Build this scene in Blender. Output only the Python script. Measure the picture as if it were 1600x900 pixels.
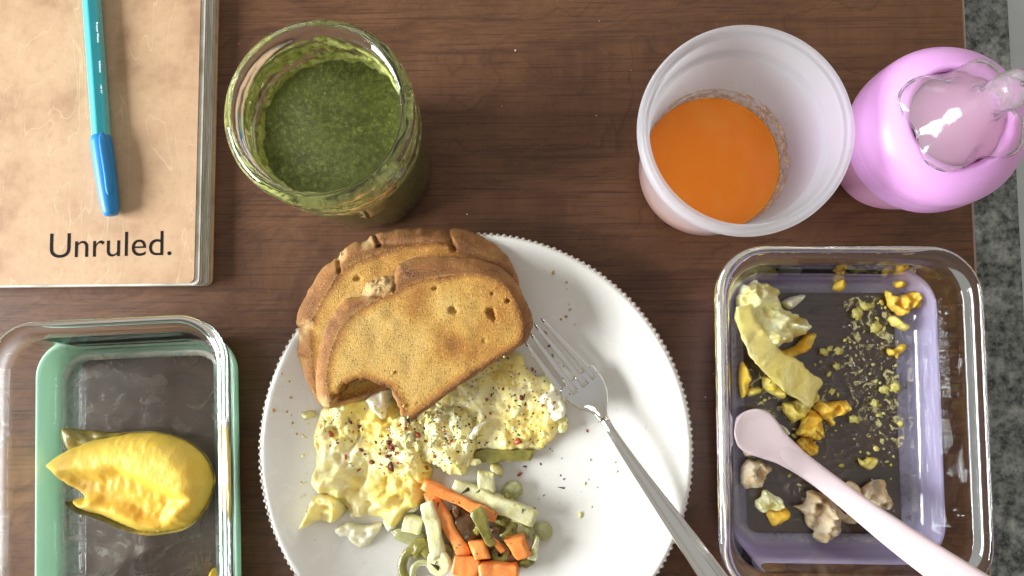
import bpy, math, random
import numpy as np
from mathutils import Vector, Matrix, geometry
from mathutils.bvhtree import BVHTree

random.seed(7); rng = np.random.default_rng(7)
sc = bpy.context.scene
for o in list(bpy.data.objects): bpy.data.objects.remove(o)
col = sc.collection
PI = math.pi

# ------------------------------------------------------------------ camera, light, exposure
FOCAL, CAM_H = 1170.0, 0.44            # focal length in photo pixels (1600 wide), camera height above the table
dn = np.array([31.0, -90.0, -FOCAL]); dn /= np.linalg.norm(dn)
zc = -dn
xc = np.array([1.0, 0, 0]); xc -= (xc @ zc) * zc; xc /= np.linalg.norm(xc)
yc = np.cross(zc, xc)
ROT = np.array([xc, yc, zc])
cam_d = bpy.data.cameras.new("camera"); cam = bpy.data.objects.new("camera", cam_d); col.objects.link(cam)
cam_d.sensor_width = 36.0; cam_d.lens = 36.0 * FOCAL / 1600.0
cam_d.clip_start = 0.01; cam_d.clip_end = 50
cam.matrix_world = Matrix.Translation((0, 0, CAM_H)) @ Matrix(ROT.tolist()).to_4x4()
sc.camera = cam

w = bpy.data.worlds.new("World"); sc.world = w; w.use_nodes = True
wt = w.node_tree; wb = wt.nodes["Background"]
wc = wt.nodes.new('ShaderNodeTexCoord'); wx = wt.nodes.new('ShaderNodeSeparateXYZ'); wr = wt.nodes.new('ShaderNodeValToRGB'); wm = wt.nodes.new('ShaderNodeMapRange')
wt.links.new(wc.outputs['Generated'], wx.inputs[0]); wt.links.new(wx.outputs[2], wm.inputs[0]); wm.inputs[1].default_value = -1; wm.inputs[2].default_value = 1
wt.links.new(wm.outputs[0], wr.inputs[0]); wt.links.new(wr.outputs[0], wb.inputs[0])
for e_, (p_, c_) in zip([wr.color_ramp.elements[0], wr.color_ramp.elements[1], wr.color_ramp.elements.new(0.62), wr.color_ramp.elements.new(0.8)],
                        [(0.0, (0.25, 0.20, 0.16, 1)), (1.0, (0.46, 0.39, 0.31, 1)), (0.55, (1.0, 0.92, 0.80, 1)), (0.80, (0.85, 0.76, 0.63, 1))]):
    e_.position = p_; e_.color = c_
wb.inputs[1].default_value = 0.45          # pale walls round the table, a darker ceiling above

def area(name, loc, target, sx, sy, energy, color):
    l = bpy.data.lights.new(name, 'AREA'); l.shape = 'RECTANGLE'; l.size = sx; l.size_y = sy
    l.energy = energy; l.color = color
    o = bpy.data.objects.new(name, l); col.objects.link(o); o.location = loc
    o.rotation_euler = (Vector(target) - Vector(loc)).to_track_quat('-Z', 'Y').to_euler()
    return o
area("window_light", (-1.70, -0.16, 0.72), (0.0, 0.0, 0.0), 1.05, 0.70, 84, (0.92, 0.965, 1.0))
area("far_window_light", (0.25, 1.7, 1.25), (0.0, 0.05, 0.0), 0.9, 0.5, 6, (0.95, 0.97, 1.0))

sc.view_settings.view_transform = 'Standard'
sc.view_settings.look = 'None'
sc.view_settings.exposure = 0.07
sc.view_settings.gamma = 1.0
sc.render.engine = 'CYCLES'
sc.cycles.use_denoising = True
sc.cycles.max_bounces = 14; sc.cycles.transmission_bounces = 12; sc.cycles.transparent_max_bounces = 16
sc.cycles.glossy_bounces = 6; sc.cycles.diffuse_bounces = 4
sc.cycles.sample_clamp_indirect = 60.0
sc.cycles.blur_glossy = 0.6

# ------------------------------------------------------------------ measuring: a point of the survey at a real height
def P(px, py, z=0.0):
    d = ROT @ np.array([px - 800.0, 450.0 - py, -FOCAL])
    t = (z - CAM_H) / d[2]
    return np.array([d[0] * t, d[1] * t, z])
def PP(pts, z): return np.array([P(a, b, z)[:2] for a, b in pts])
def crop(pts, x0, y0, s): return [(x0 + s * a, y0 + s * b) for a, b in pts]

# ------------------------------------------------------------------ noise
def _hash(i, j, k, seed):
    h = (i * 374761393 + j * 668265263 + k * 2147483647 + seed * 974634777) & 0xffffffff
    h = ((h ^ (h >> 13)) * 1274126177) & 0xffffffff
    h = (h ^ (h >> 16)) & 0xffffffff
    return h / 2147483648.0 - 1.0
def vnoise(p, seed=0):
    p = np.asarray(p, float)
    if p.shape[1] == 2: p = np.c_[p, np.zeros(len(p))]
    i = np.floor(p).astype(np.int64); f = p - i; f = f * f * (3 - 2 * f)
    r = 0
    for a in (0, 1):
        for b in (0, 1):
            for c in (0, 1):
                wgt = (f[:, 0] if a else 1 - f[:, 0]) * (f[:, 1] if b else 1 - f[:, 1]) * (f[:, 2] if c else 1 - f[:, 2])
                r = r + wgt * _hash(i[:, 0] + a, i[:, 1] + b, i[:, 2] + c, seed)
    return r
def fbm(p, scale, octv=3, seed=0, gain=0.5):
    p = np.asarray(p, float) * scale; r = 0; a = 1.0
    for k in range(octv):
        r = r + a * vnoise(p * 2 ** k + 17.3 * k, seed + k); a *= gain
    return r

# ------------------------------------------------------------------ mesh helpers
SOLIDS = []                                   # (verts, faces) that small crumbs can land on
def link(o, parent=None):
    col.objects.link(o)
    if parent is not None: o.parent = parent
    return o
def tag(o, label=None, cat=None, group=None, kind=None):
    if label: o["label"] = label
    if cat: o["category"] = cat
    if group: o["group"] = group
    if kind: o["kind"] = kind
    return o
def empty(name, loc, label, cat, group=None):
    o = bpy.data.objects.new(name, None); o.empty_display_size = 0.01
    o.location = loc; col.objects.link(o)
    return tag(o, label, cat, group)
def mesh(name, V, Fc, mat, parent=None, smooth=True, solid=False, attr=None, origin=None):
    V = np.asarray(V, float)
    if parent is not None: org = np.array(parent.location) if parent.parent is None else np.array(parent.location) + np.array(parent.parent.location)
    elif origin is not None: org = np.asarray(origin, float)
    else: org = np.array([(V[:, 0].min() + V[:, 0].max()) / 2, (V[:, 1].min() + V[:, 1].max()) / 2, V[:, 2].min()])
    me = bpy.data.meshes.new(name)
    me.from_pydata((V - org).tolist(), [], [tuple(int(i) for i in f) for f in Fc])
    me.validate(); me.update()
    if smooth:
        me.polygons.foreach_set("use_smooth", [True] * len(me.polygons))
    if attr:
        for k, v in attr.items():
            a = me.attributes.new(k, 'FLOAT', 'POINT'); a.data.foreach_set("value", np.asarray(v, float).tolist())
    me.materials.append(mat)
    o = bpy.data.objects.new(name, me)
    if parent is None: o.location = org
    link(o, parent)
    if solid: SOLIDS.append((V, [tuple(f) for f in Fc]))
    return o

def catmull(pts, step, closed=True):
    pts = np.asarray(pts, float); n = len(pts); out = []
    rngi = range(n) if closed else range(n - 1)
    for i in rngi:
        if closed: p0, p1, p2, p3 = pts[(i - 1) % n], pts[i], pts[(i + 1) % n], pts[(i + 2) % n]
        else: p0, p1, p2, p3 = pts[max(i - 1, 0)], pts[i], pts[i + 1], pts[min(i + 2, n - 1)]
        m = max(1, int(np.linalg.norm(p2 - p1) / step))
        for k in range(m):
            t = k / m
            out.append(0.5 * ((2 * p1) + (-p0 + p2) * t + (2 * p0 - 5 * p1 + 4 * p2 - p3) * t * t + (-p0 + 3 * p1 - 3 * p2 + p3) * t ** 3))
    if not closed: out.append(pts[-1])
    return np.array(out)
def seg_dist(p, poly):
    a = poly; b = np.roll(poly, -1, 0); ab = b - a
    L = (ab ** 2).sum(1) + 1e-18
    best = np.full(len(p), 1e9)
    for k in range(len(a)):
        t = np.clip(((p - a[k]) @ ab[k]) / L[k], 0, 1)
        d = ((p - a[k] - t[:, None] * ab[k]) ** 2).sum(1)
        best = np.minimum(best, d)
    return np.sqrt(best)
def inside(p, poly):
    r = np.zeros(len(p), bool); a = poly; b = np.roll(poly, -1, 0)
    for k in range(len(a)):
        (x1, y1), (x2, y2) = a[k], b[k]
        if y1 == y2: continue
        c = ((y1 > p[:, 1]) != (y2 > p[:, 1])) & (p[:, 0] < (x2 - x1) * (p[:, 1] - y1) / (y2 - y1) + x1)
        r ^= c
    return r
def tri_fill(poly, sp, seed=0, jit=0.28):
    """triangulated sheet inside a closed outline: outline points first, then a jittered grid"""
    r = np.random.default_rng(seed)
    lo, hi = poly.min(0), poly.max(0)
    xs = np.arange(lo[0], hi[0] + sp, sp); ys = np.arange(lo[1], hi[1] + sp, sp * 0.866)
    g = np.array([(x + (0.5 * sp if j % 2 else 0), y) for j, y in enumerate(ys) for x in xs])
    g += r.uniform(-jit, jit, g.shape) * sp
    g = g[inside(g, poly)]
    g = g[seg_dist(g, poly) > 0.55 * sp]
    pts = np.vstack([poly, g]); nb = len(poly)
    res = geometry.delaunay_2d_cdt([Vector((float(x * 1000), float(y * 1000))) for x, y in pts], [(i, (i + 1) % nb) for i in range(nb)], [], 1, 1e-5)
    v = np.array([(q[0], q[1]) for q in res[0]]) / 1000.0
    return v, [tuple(f) for f in res[2]]
def boundary_loop(F):
    e = {}
    for f in F:
        for i in range(len(f)):
            e[(f[i], f[(i + 1) % len(f)])] = 1
    nxt = {a: b for (a, b) in e if (b, a) not in e}
    return nxt
def hfield(outline, sp, ztop, zbot, seed=0, inset=0.0):
    """closed lump: traced outline, top z = ztop(xy, d) with d the distance from the edge, underside zbot(xy, d)"""
    v, F = tri_fill(outline, sp, seed)
    d = seg_dist(v, outline)
    zt = ztop(v, d)
    zb = zbot(v, d) if callable(zbot) else np.full(len(v), zbot)
    zt = np.maximum(zt, zb + 2e-4)
    n = len(v); c = v.mean(0)
    vb = v + (c - v) * inset
    V = np.vstack([np.c_[v, zt], np.c_[vb, zb]])
    F = [f if ((v[f[1]] - v[f[0]])[0] * (v[f[2]] - v[f[0]])[1] - (v[f[1]] - v[f[0]])[1] * (v[f[2]] - v[f[0]])[0]) > 0 else (f[0], f[2], f[1]) for f in F]
    faces = list(F) + [(a + n, c_ + n, b + n) for a, b, c_ in F]
    for a, b in boundary_loop(F).items(): faces.append((b, a, a + n, b + n))
    return V, faces, d

def lathe(profile, n=96, c=(0, 0, 0), rmod=None, closed=False):
    V = []; F = []; m = len(profile)
    for j, (r, z) in enumerate(profile):
        for k in range(n):
            a = 2 * PI * k / n
            rr, zz = (r, z) if rmod is None else rmod(r, z, a, j)
            V.append((c[0] + rr * math.cos(a), c[1] + rr * math.sin(a), c[2] + zz))
    for j in range(m - 1 if not closed else m):
        j2 = (j + 1) % m
        for k in range(n):
            k2 = (k + 1) % n
            F.append((j * n + k, j * n + k2, j2 * n + k2, j2 * n + k))
    V = np.array(V)
    if not closed:
        for j, flip in ((0, True), (m - 1, False)):
            if profile[j][0] < 1e-6:
                continue
    return V, F
def smooth_profile(pts, step): return [tuple(q) for q in catmull(np.array(pts, float), step, closed=False)]

def rrect(hw, hl, r, n=10):
    out = []
    for cx, cy, a0 in ((hw - r, hl - r, 0), (-(hw - r), hl - r, 90), (-(hw - r), -(hl - r), 180), (hw - r, -(hl - r), 270)):
        for k in range(n + 1):
            a = math.radians(a0 + 90 * k / n)
            out.append((cx + r * math.cos(a), cy + r * math.sin(a)))
    # extra points along the long sides keep quads even
    res = []
    m = len(out)
    for i in range(m):
        a, b = np.array(out[i]), np.array(out[(i + 1) % m]); res.append(a)
        if (i + 1) % (n + 1) == 0:
            for t in np.linspace(0, 1, 9)[1:-1]: res.append(a + (b - a) * t)
    return np.array(res)
def loft(rings, closed_loop=False, cap0=False, cap1=False):
    n = len(rings[0]); V = np.vstack(rings); F = []
    m = len(rings)
    for j in range(m if closed_loop else m - 1):
        j2 = (j + 1) % m
        for k in range(n):
            k2 = (k + 1) % n
            F.append((j * n + k, j * n + k2, j2 * n + k2, j2 * n + k))
    if cap0: F.append(tuple(reversed(range(n))))
    if cap1: F.append(tuple(range((m - 1) * n, m * n)))
    return V, F
def rotz(xy, a): c, s = math.cos(a), math.sin(a); return np.c_[xy[:, 0] * c - xy[:, 1] * s, xy[:, 0] * s + xy[:, 1] * c]

def superell(n, e):
    out = []
    for k in range(n):
        a = 2 * PI * (k + 0.5) / n; c, s = math.cos(a), math.sin(a)
        out.append((math.copysign(abs(c) ** (2 / e), c), math.copysign(abs(s) ** (2 / e), s)))
    return np.array(out)
def sweep(spine, hw, ht, sec, up=(0, 0, 1), warp=None):
    spine = np.asarray(spine, float); n = len(spine)
    hw = np.broadcast_to(hw, (n,)); ht = np.broadcast_to(ht, (n,))
    rings = []
    T = np.gradient(spine, axis=0); T /= np.linalg.norm(T, axis=1)[:, None]
    for i in range(n):
        s = np.cross(T[i], up); s /= np.linalg.norm(s); nn = np.cross(s, T[i])
        rings.append(spine[i] + sec[:, :1] * hw[i] * s + sec[:, 1:] * ht[i] * nn)
    V, F = loft(rings, cap0=True, cap1=True)
    if warp is not None: V = warp(V)
    return V, F

_ico = {}
def ico(sub):
    if sub not in _ico:
        import bmesh
        bm = bmesh.new(); bmesh.ops.create_icosphere(bm, subdivisions=sub, radius=1.0)
        _ico[sub] = (np.array([v.co[:] for v in bm.verts]), [tuple(v.index for v in f.verts) for f in bm.faces]); bm.free()
    return _ico[sub]
def blob(c, r, amp=0.3, freq=1.6, seed=0, sub=4, rot=0.0, octv=4, floor=None, gain=0.5, ridged=False):
    """an irregular lump: c the centre on its base, r three radii"""
    v, F = ico(sub); nz = fbm(v, freq, octv, seed, gain)
    if ridged: nz = 0.6 - 1.6 * np.abs(nz)
    u = v * (1 + amp * nz)[:, None] * np.asarray(r)
    u[:, :2] = rotz(u[:, :2], rot)
    u = u + np.asarray(c)
    if floor is not None: u[:, 2] = np.maximum(u[:, 2], floor + 0.0002 * np.abs(u[:, 2] - floor) / max(r))
    return u, F
def join(parts):
    V = []; F = []; n = 0
    for v, f in parts:
        V.append(np.asarray(v)); F += [tuple(i + n for i in q) for q in f]; n += len(v)
    return np.vstack(V), F

# ------------------------------------------------------------------ material helpers
class NT:
    def __init__(s, name):
        s.m = bpy.data.materials.new(name); s.m.use_nodes = True; s.t = s.m.node_tree
        s.p = s.t.nodes["Principled BSDF"]; s.out = s.t.nodes["Material Output"]; s._co = None
    def n(s, typ, **kw):
        nd = s.t.nodes.new(typ)
        for k, v in kw.items(): setattr(nd, k, v)
        return nd
    def l(s, a, b): s.t.links.new(a, b); return s
    def co(s):
        if s._co is None: s._co = s.n('ShaderNodeTexCoord').outputs['Object']
        return s._co
    def mapped(s, scale=(1, 1, 1), rot=(0, 0, 0), loc=(0, 0, 0)):
        mp = s.n('ShaderNodeMapping'); s.l(s.co(), mp.inputs[0])
        mp.inputs['Scale'].default_value = scale; mp.inputs['Rotation'].default_value = rot; mp.inputs['Location'].default_value = loc
        return mp.outputs[0]
    def noise(s, scale, detail=4, rough=0.55, vec=None, dist=0.0):
        nd = s.n('ShaderNodeTexNoise'); s.l(vec if vec is not None else s.co(), nd.inputs['Vector'])
        nd.inputs['Scale'].default_value = scale; nd.inputs['Detail'].default_value = detail
        nd.inputs['Roughness'].default_value = rough; nd.inputs['Distortion'].default_value = dist
        return nd.outputs['Fac']
    def voronoi(s, scale, vec=None, feature='F1', out='Distance'):
        nd = s.n('ShaderNodeTexVoronoi', feature=feature); s.l(vec if vec is not None else s.co(), nd.inputs['Vector'])
        nd.inputs['Scale'].default_value = scale
        return nd.outputs[out]
    def ramp(s, fac, stops, interp='LINEAR'):
        nd = s.n('ShaderNodeValToRGB'); s.l(fac, nd.inputs[0]); cr = nd.color_ramp; cr.interpolation = interp
        while len(cr.elements) < len(stops): cr.elements.new(0.5)
        for e, (p, c) in zip(cr.elements, stops):
            e.position = p
            e.color = (c, c, c, 1) if isinstance(c, (int, float)) else (*c, 1)
        return nd.outputs[0]
    def mix(s, fac, a, b, blend='MIX'):
        nd = s.n('ShaderNodeMix', data_type='RGBA', blend_type=blend)
        for sock, v in ((nd.inputs[0], fac), (nd.inputs[6], a), (nd.inputs[7], b)):
            if hasattr(v, 'links') or hasattr(v, 'is_linked'): s.l(v, sock)
            elif isinstance(v, (int, float)): sock.default_value = v
            else: sock.default_value = (*v, 1)
        return nd.outputs[2]
    def math(s, op, a, b=0.0):
        nd = s.n('ShaderNodeMath', operation=op)
        for sock, v in zip(nd.inputs, (a, b)):
            if hasattr(v, 'is_linked'): s.l(v, sock)
            else: sock.default_value = v
        return nd.outputs[0]
    def attr(s, name): return s.n('ShaderNodeAttribute', attribute_name=name).outputs['Fac']
    def bump(s, h, strength=0.3, dist=0.001, normal=None):
        nd = s.n('ShaderNodeBump'); s.l(h, nd.inputs['Height']); nd.inputs['Strength'].default_value = strength
        nd.inputs['Distance'].default_value = dist
        if normal is not None: s.l(normal, nd.inputs['Normal'])
        return nd.outputs[0]
    def set(s, **kw):
        names = dict(base='Base Color', rough='Roughness', metal='Metallic', ior='IOR', trans='Transmission Weight', sss='Subsurface Weight',
                     sssr='Subsurface Radius', ssss='Subsurface Scale', coat='Coat Weight', coatr='Coat Roughness', normal='Normal', spec='Specular IOR Level', alpha='Alpha', sheen='Sheen Weight')
        for k, v in kw.items():
            sock = s.p.inputs[names[k]]
            if hasattr(v, 'is_linked'): s.l(v, sock)
            elif k == 'base': sock.default_value = (*v, 1)
            else: sock.default_value = v
        return s
def srgb(r, g, b):
    f = lambda c: (c / 255 / 12.92) if c <= 10 else ((c / 255 + 0.055) / 1.055) ** 2.4
    return (f(r), f(g), f(b))

def plain(name, base, rough=0.5, **kw): return NT(name).set(base=base, rough=rough, **kw).m

# wood laminate, grain along x
def mk_wood():
    k = NT("walnut_laminate")
    warp = k.noise(3.0, 3, 0.5, k.mapped((1.0, 4.0, 1)))
    v1 = k.mapped((5.0, 1.0, 1.0), (0, 0, math.radians(-3)))
    add = k.n('ShaderNodeVectorMath', operation='ADD')
    sc_ = k.n('ShaderNodeVectorMath', operation='SCALE'); 
    cmb = k.n('ShaderNodeCombineXYZ'); k.l(warp, cmb.inputs[1]); k.l(cmb.outputs[0], sc_.inputs[0]); sc_.inputs['Scale'].default_value = 0.22
    k.l(v1, add.inputs[0]); k.l(sc_.outputs[0], add.inputs[1])
    gv = k.n('ShaderNodeVectorMath', operation='MULTIPLY'); k.l(add.outputs[0], gv.inputs[0]); gv.inputs[1].default_value = (0.12, 1, 1)
    bands = k.noise(44, 5, 0.62, gv.outputs[0], 0.4)
    fine = k.noise(260, 4, 0.7, gv.outputs[0])
    pores = k.noise(800, 3, 0.6, k.mapped((0.022, 1, 1)))
    wide = k.noise(6, 3, 0.5, k.mapped((0.35, 1, 1)))
    c = k.ramp(bands, [(0.30, (0.052, 0.0195, 0.0085)), (0.44, (0.100, 0.041, 0.0175)), (0.56, (0.134, 0.057, 0.025)), (0.72, (0.180, 0.081, 0.037))])
    c = k.mix(0.38, c, k.ramp(fine, [(0.3, (0.060, 0.025, 0.012)), (0.7, (0.168, 0.079, 0.038))]))
    c = k.mix(k.ramp(pores, [(0.36, 0.65), (0.46, 0.0)]), c, (0.024, 0.011, 0.008))
    # cathedral lines
    wv = k.n('ShaderNodeTexWave', wave_type='BANDS', bands_direction='Y', wave_profile='SAW'); k.l(add.outputs[0], wv.inputs['Vector'])
    wv.inputs['Scale'].default_value = 9; wv.inputs['Distortion'].default_value = 5.5; wv.inputs['Detail'].default_value = 3; wv.inputs['Detail Scale'].default_value = 0.9
    lines = k.ramp(wv.outputs['Fac'], [(0.0, 0.0), (0.90, 0.0), (0.97, 0.75), (1.0, 0.2)])
    c = k.mix(k.math('MULTIPLY', lines, k.ramp(wide, [(0.4, 0.1), (0.65, 0.9)])), c, (0.02, 0.0085, 0.006))
    streak = k.noise(300, 3, 0.6, k.mapped((0.03, 1, 1), (0, 0, math.radians(-1.5))))
    c = k.mix(k.ramp(streak, [(0.34, 0.45), (0.47, 0.0)]), c, (0.026, 0.010, 0.006))
    c = k.mix(k.ramp(wide, [(0.3, 0.0), (0.7, 0.35)]), c, (0.170, 0.077, 0.036))
    k.set(base=c, rough=k.ramp(fine, [(0.3, 0.36), (0.7, 0.5)]), spec=0.30, normal=k.bump(fine, 0.16, 0.0004, k.bump(pores, 0.12, 0.0003)))
    return k.m
WOOD = mk_wood()

def mk_glass(name, tint, rough=0.0, bumpy=0.0):
    k = NT(name); k.set(base=tint, rough=rough, trans=1.0, ior=1.5)
    if bumpy: k.set(normal=k.bump(k.noise(bumpy, 2, 0.5), 0.35, 0.002))
    return k.m
GLASS = mk_glass("clear_glass", (0.975, 0.99, 0.982))
JAR_GLASS = mk_glass("jar_glass", (0.98, 0.99, 0.98), 0.0, 70)

def silicone(name, c):
    k = NT(name); nz = k.noise(40, 3)
    k.set(base=k.mix(nz, tuple(x * 0.93 for x in c), c), rough=0.42, spec=0.4, normal=k.bump(k.noise(900, 2), 0.05, 0.0003))
    tl = k.n('ShaderNodeBsdfTranslucent'); tl.inputs[0].default_value = (*c, 1); mx = k.n('ShaderNodeMixShader'); mx.inputs[0].default_value = 0.42
    k.l(k.p.outputs[0], mx.inputs[1]); k.l(tl.outputs[0], mx.inputs[2]); k.l(mx.outputs[0], k.out.inputs[0])
    return k.m
MINT = silicone("mint_silicone", srgb(202, 234, 212))
LAVENDER = silicone("lavender_silicone", srgb(226, 214, 246))

def film(name, color, scale, lo, hi, amount, rough=0.6, detail=6, dist=1.0):
    """dried smears: patches of thin whitish residue over bare glass, plus an even painted haze in the mint container"""
    k = NT(name)
    k.set(base=color, rough=rough, spec=0.12, normal=k.bump(k.noise(scale * 8, 3), 0.3, 0.0005))
    tr = k.n('ShaderNodeBsdfTransparent'); mx = k.n('ShaderNodeMixShader')
    f = k.ramp(k.noise(scale, detail, 0.62, dist=dist), [(lo, amount[0]), (hi, amount[1])])
    k.l(f, mx.inputs[0]); k.l(tr.outputs[0], mx.inputs[1]); k.l(k.p.outputs[0], mx.inputs[2]); k.l(mx.outputs[0], k.out.inputs[0])
    return k.m

# ------------------------------------------------------------------ table, rug, floor
def box(x0, x1, y0, y1, z0, z1):
    V = [(x, y, z) for z in (z0, z1) for y in (y0, y1) for x in (x0, x1)]
    return np.array(V, float), [(0, 2, 3, 1), (4, 5, 7, 6), (0, 1, 5, 4), (2, 6, 7, 3), (0, 4, 6, 2), (1, 3, 7, 5)]
table = empty("wooden_table", (0, 0, -0.025), "dark brown wood-grain table top under everything", "table")
V, F = box(-0.75, 0.2573, -0.42, 0.5, -0.024, 0.0)
mesh("table_top", V, F, WOOD, table, smooth=False)
k = NT("edge_band"); k.set(base=k.mix(k.noise(80, 3, vec=k.mapped((1, 0.2, 1))), (0.24, 0.17, 0.12), (0.32, 0.24, 0.18)), rough=0.5)
V, F = box(0.2575, 0.2588, -0.42, 0.5, -0.025, -0.0004)
mesh("edge_band", V, F, k.m, table, smooth=False)

k = NT("rug_pile")
a_ = k.noise(22, 5, 0.6); b_ = k.noise(90, 4, 0.7); c_ = k.noise(400, 2, 0.6)
cc = k.ramp(a_, [(0.34, (0.030, 0.034, 0.032)), (0.5, (0.095, 0.105, 0.10)), (0.64, (0.42, 0.44, 0.41))])
cc = k.mix(0.5, cc, k.ramp(b_, [(0.36, (0.02, 0.023, 0.022)), (0.62, (0.42, 0.43, 0.40))]))
k.set(base=cc, rough=0.95, spec=0.1, sheen=0.2, normal=k.bump(c_, 0.8, 0.004))
fx = P(1574, 0, -0.72)[0]
V, F = box(-1.2, fx, -1.0, 1.2, -0.735, -0.72)
rug = mesh("rug", V, F, k.m, smooth=False); tag(rug, "mottled dark grey rug on the floor beyond the table edge", "rug")
k = NT("pale_floor"); k.set(base=k.mix(k.noise(25, 5), (0.44, 0.47, 0.48), (0.58, 0.60, 0.60)), rough=0.6)
V, F = box(-2.0, 2.5, -2.0, 2.0, -0.77, -0.737)
tag(mesh("floor", V, F, k.m, smooth=False), "pale grey floor", kind="structure")

# ------------------------------------------------------------------ notebook and pen
NZ = 0.0125
A = P(-60, 446, NZ); B = P(302.5, 442, NZ); T0 = P(312, -40, NZ)
ux = (B - A)[:2]; ux /= np.linalg.norm(ux); uy = np.array([-ux[1], ux[0]])
nb = empty("notebook", (B[0] - 0.1, B[1] + 0.1, 0.0), "kraft brown notebook with its pages showing, under the pen", "notebook")
def nb_slab(over_r, over_b, z0, z1, rad, length=0.25, width=0.19, seg=6):
    c = B[:2] + ux * over_r - uy * over_b
    o = [c - ux * width, ]
    pts = [c - ux * width]
    cc_ = c - ux * rad + uy * rad
    for t in np.linspace(-90, 0, seg + 1):
        a = math.radians(t); pts.append(cc_ + ux * rad * math.cos(a) + uy * rad * math.sin(a))
    pts += [c + uy * length, c - ux * width + uy * length]
    return np.array(pts)
def slab(outline, z0, z1):
    n = len(outline); V = np.vstack([np.c_[outline, np.full(n, z0)], np.c_[outline, np.full(n, z1)]])
    F = [tuple(range(n, 2 * n)), tuple(reversed(range(n)))] + [(i, (i + 1) % n, (i + 1) % n + n, i + n) for i in range(n)]
    return V, F
k = NT("kraft_paper")
n1 = k.noise(28, 5, 0.6); n2 = k.noise(160, 4, 0.65); n3 = k.noise(900, 2, 0.7)
cc = k.ramp(n1, [(0.36, srgb(166, 131, 99)), (0.47, srgb(186, 151, 117)), (0.62, srgb(195, 161, 126))])
cc = k.mix(k.ramp(n2, [(0.5, 0.0), (0.72, 0.45)]), cc, srgb(172, 134, 98))
cc = k.mix(k.ramp(n3, [(0.6, 0.0), (0.75, 0.4)]), cc, srgb(160, 122, 90))
scr = k.ramp(k.noise(30, 2, 0.5, k.mapped((1, 0.25, 1), (0, 0, 0.6)), 2.0), [(0.495, 0.0), (0.5, 0.35), (0.505, 0.0)])
cc = k.mix(scr, cc, srgb(228, 204, 172))
k.set(base=cc, rough=0.62, spec=0.3, normal=k.bump(n1, 0.25, 0.002, k.bump(n3, 0.12, 0.0004)))
KRAFT = k.m
k = NT("page_edges")
st = k.noise(2600, 2, 0.5, k.mapped((0.02, 0.02, 1)))
k.set(base=k.ramp(st, [(0.3, srgb(176, 170, 154)), (0.6, srgb(220, 215, 202))]), rough=0.8)
PAGES = k.m
mesh("back_cover", *slab(nb_slab(0.0062, 0.0006, 0, 0, 0.004), 0.0002, 0.0012), KRAFT, nb, smooth=False)
for i in range(9):
    z0 = 0.0013 + i * 0.0011
    mesh("page_block", *slab(nb_slab(0.0048 - 0.0003 * i + random.uniform(-0.0006, 0.0006), 0.0009 + random.uniform(-0.0002, 0.0003), 0, 0, 0.0035), z0, z0 + 0.00105), PAGES, nb, smooth=False)
ol = nb_slab(0, 0, 0, 0, 0.0036, seg=8)
mesh("front_cover", *slab(ol, NZ - 0.0011, NZ - 0.0003), KRAFT, nb, smooth=False)

INK = plain("black_ink", (0.008, 0.007, 0.007), 0.7, spec=0.1)
def lettering(name, body, size, mat, parent, mtx, extrude=0.00005, offset=0.0, space=1.0):
    cu = bpy.data.curves.new(name, 'FONT'); cu.body = body; cu.size = size; cu.extrude = extrude; cu.offset = offset; cu.space_character = space
    t = bpy.data.objects.new(name + "_c", cu); col.objects.link(t)
    dg = bpy.context.evaluated_depsgraph_get(); dg.update()
    me = bpy.data.meshes.new_from_object(t.evaluated_get(dg)); bpy.data.objects.remove(t)
    w_ = max(v.co.x for v in me.vertices) - min(v.co.x for v in me.vertices)
    me.transform(mtx); me.materials.clear(); me.materials.append(mat)
    o = bpy.data.objects.new(name, me); link(o, parent)
    me.transform(Matrix.Translation(-Vector(parent.location))); return o, w_
t0 = P(76, 403, NZ); t1 = P(268, 398.5, NZ)
ang = math.atan2((t1 - t0)[1], (t1 - t0)[0])
def text_mtx(p, a, z): return Matrix.Translation((p[0], p[1], z)) @ Matrix.Rotation(a, 4, 'Z')
size = 0.0211
lettering("lettering", "Unruled.", size, INK, nb, text_mtx(t0 - np.array([0.001, 0, 0]), ang, NZ - 0.0002), offset=-0.0001, space=1.0)
SOLIDS.append(slab(ol, NZ - 0.0011, NZ - 0.0003))

pen0 = P(139, -60, NZ + 0.0045); pen1 = P(158.5, 222, NZ + 0.0047); pen2 = P(174, 337, NZ + 0.0052)
pen = empty("ballpoint_pen", tuple(P(160, 200, NZ)), "turquoise ballpoint pen with blue cap lying on the notebook", "pen")
hexs = np.array([(math.cos(2 * PI * (i + 0.5) / 6), math.sin(2 * PI * (i + 0.5) / 6)) for i in range(6)])
hx = []
for i in range(6):                           # hexagon with softened edges
    a, b = hexs[i], hexs[(i + 1) % 6]
    hx += [a + (b - a) * 0.10, a + (b - a) * 0.5, a + (b - a) * 0.90]
hx = np.array(hx)
k = NT("turquoise_plastic"); k.set(base=srgb(70, 210, 222), rough=0.16, trans=0.3, ior=1.46, coat=0.4)
sp_ = np.linspace(pen0, pen1 + (pen2 - pen1) * 0.1, 30)
V, F = sweep(sp_, 0.0053, 0.0053, hx); mesh("barrel", V, F, k.m, pen, smooth=False)
V, F = sweep(np.linspace(pen0, pen1, 12), 0.0016, 0.0016, superell(12, 2)); mesh("refill", V, F, plain("refill_plastic", srgb(30, 120, 165), 0.3), pen)
k = NT("blue_cap_plastic"); k.set(base=srgb(40, 138, 205), rough=0.38, sss=0.1, sssr=(0.002, 0.003, 0.004), normal=k.bump(k.noise(500, 2), 0.05, 0.0003)); CAPM = k.m
ax = (pen2 - pen1); L = np.linalg.norm(ax); ax /= L
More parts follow.
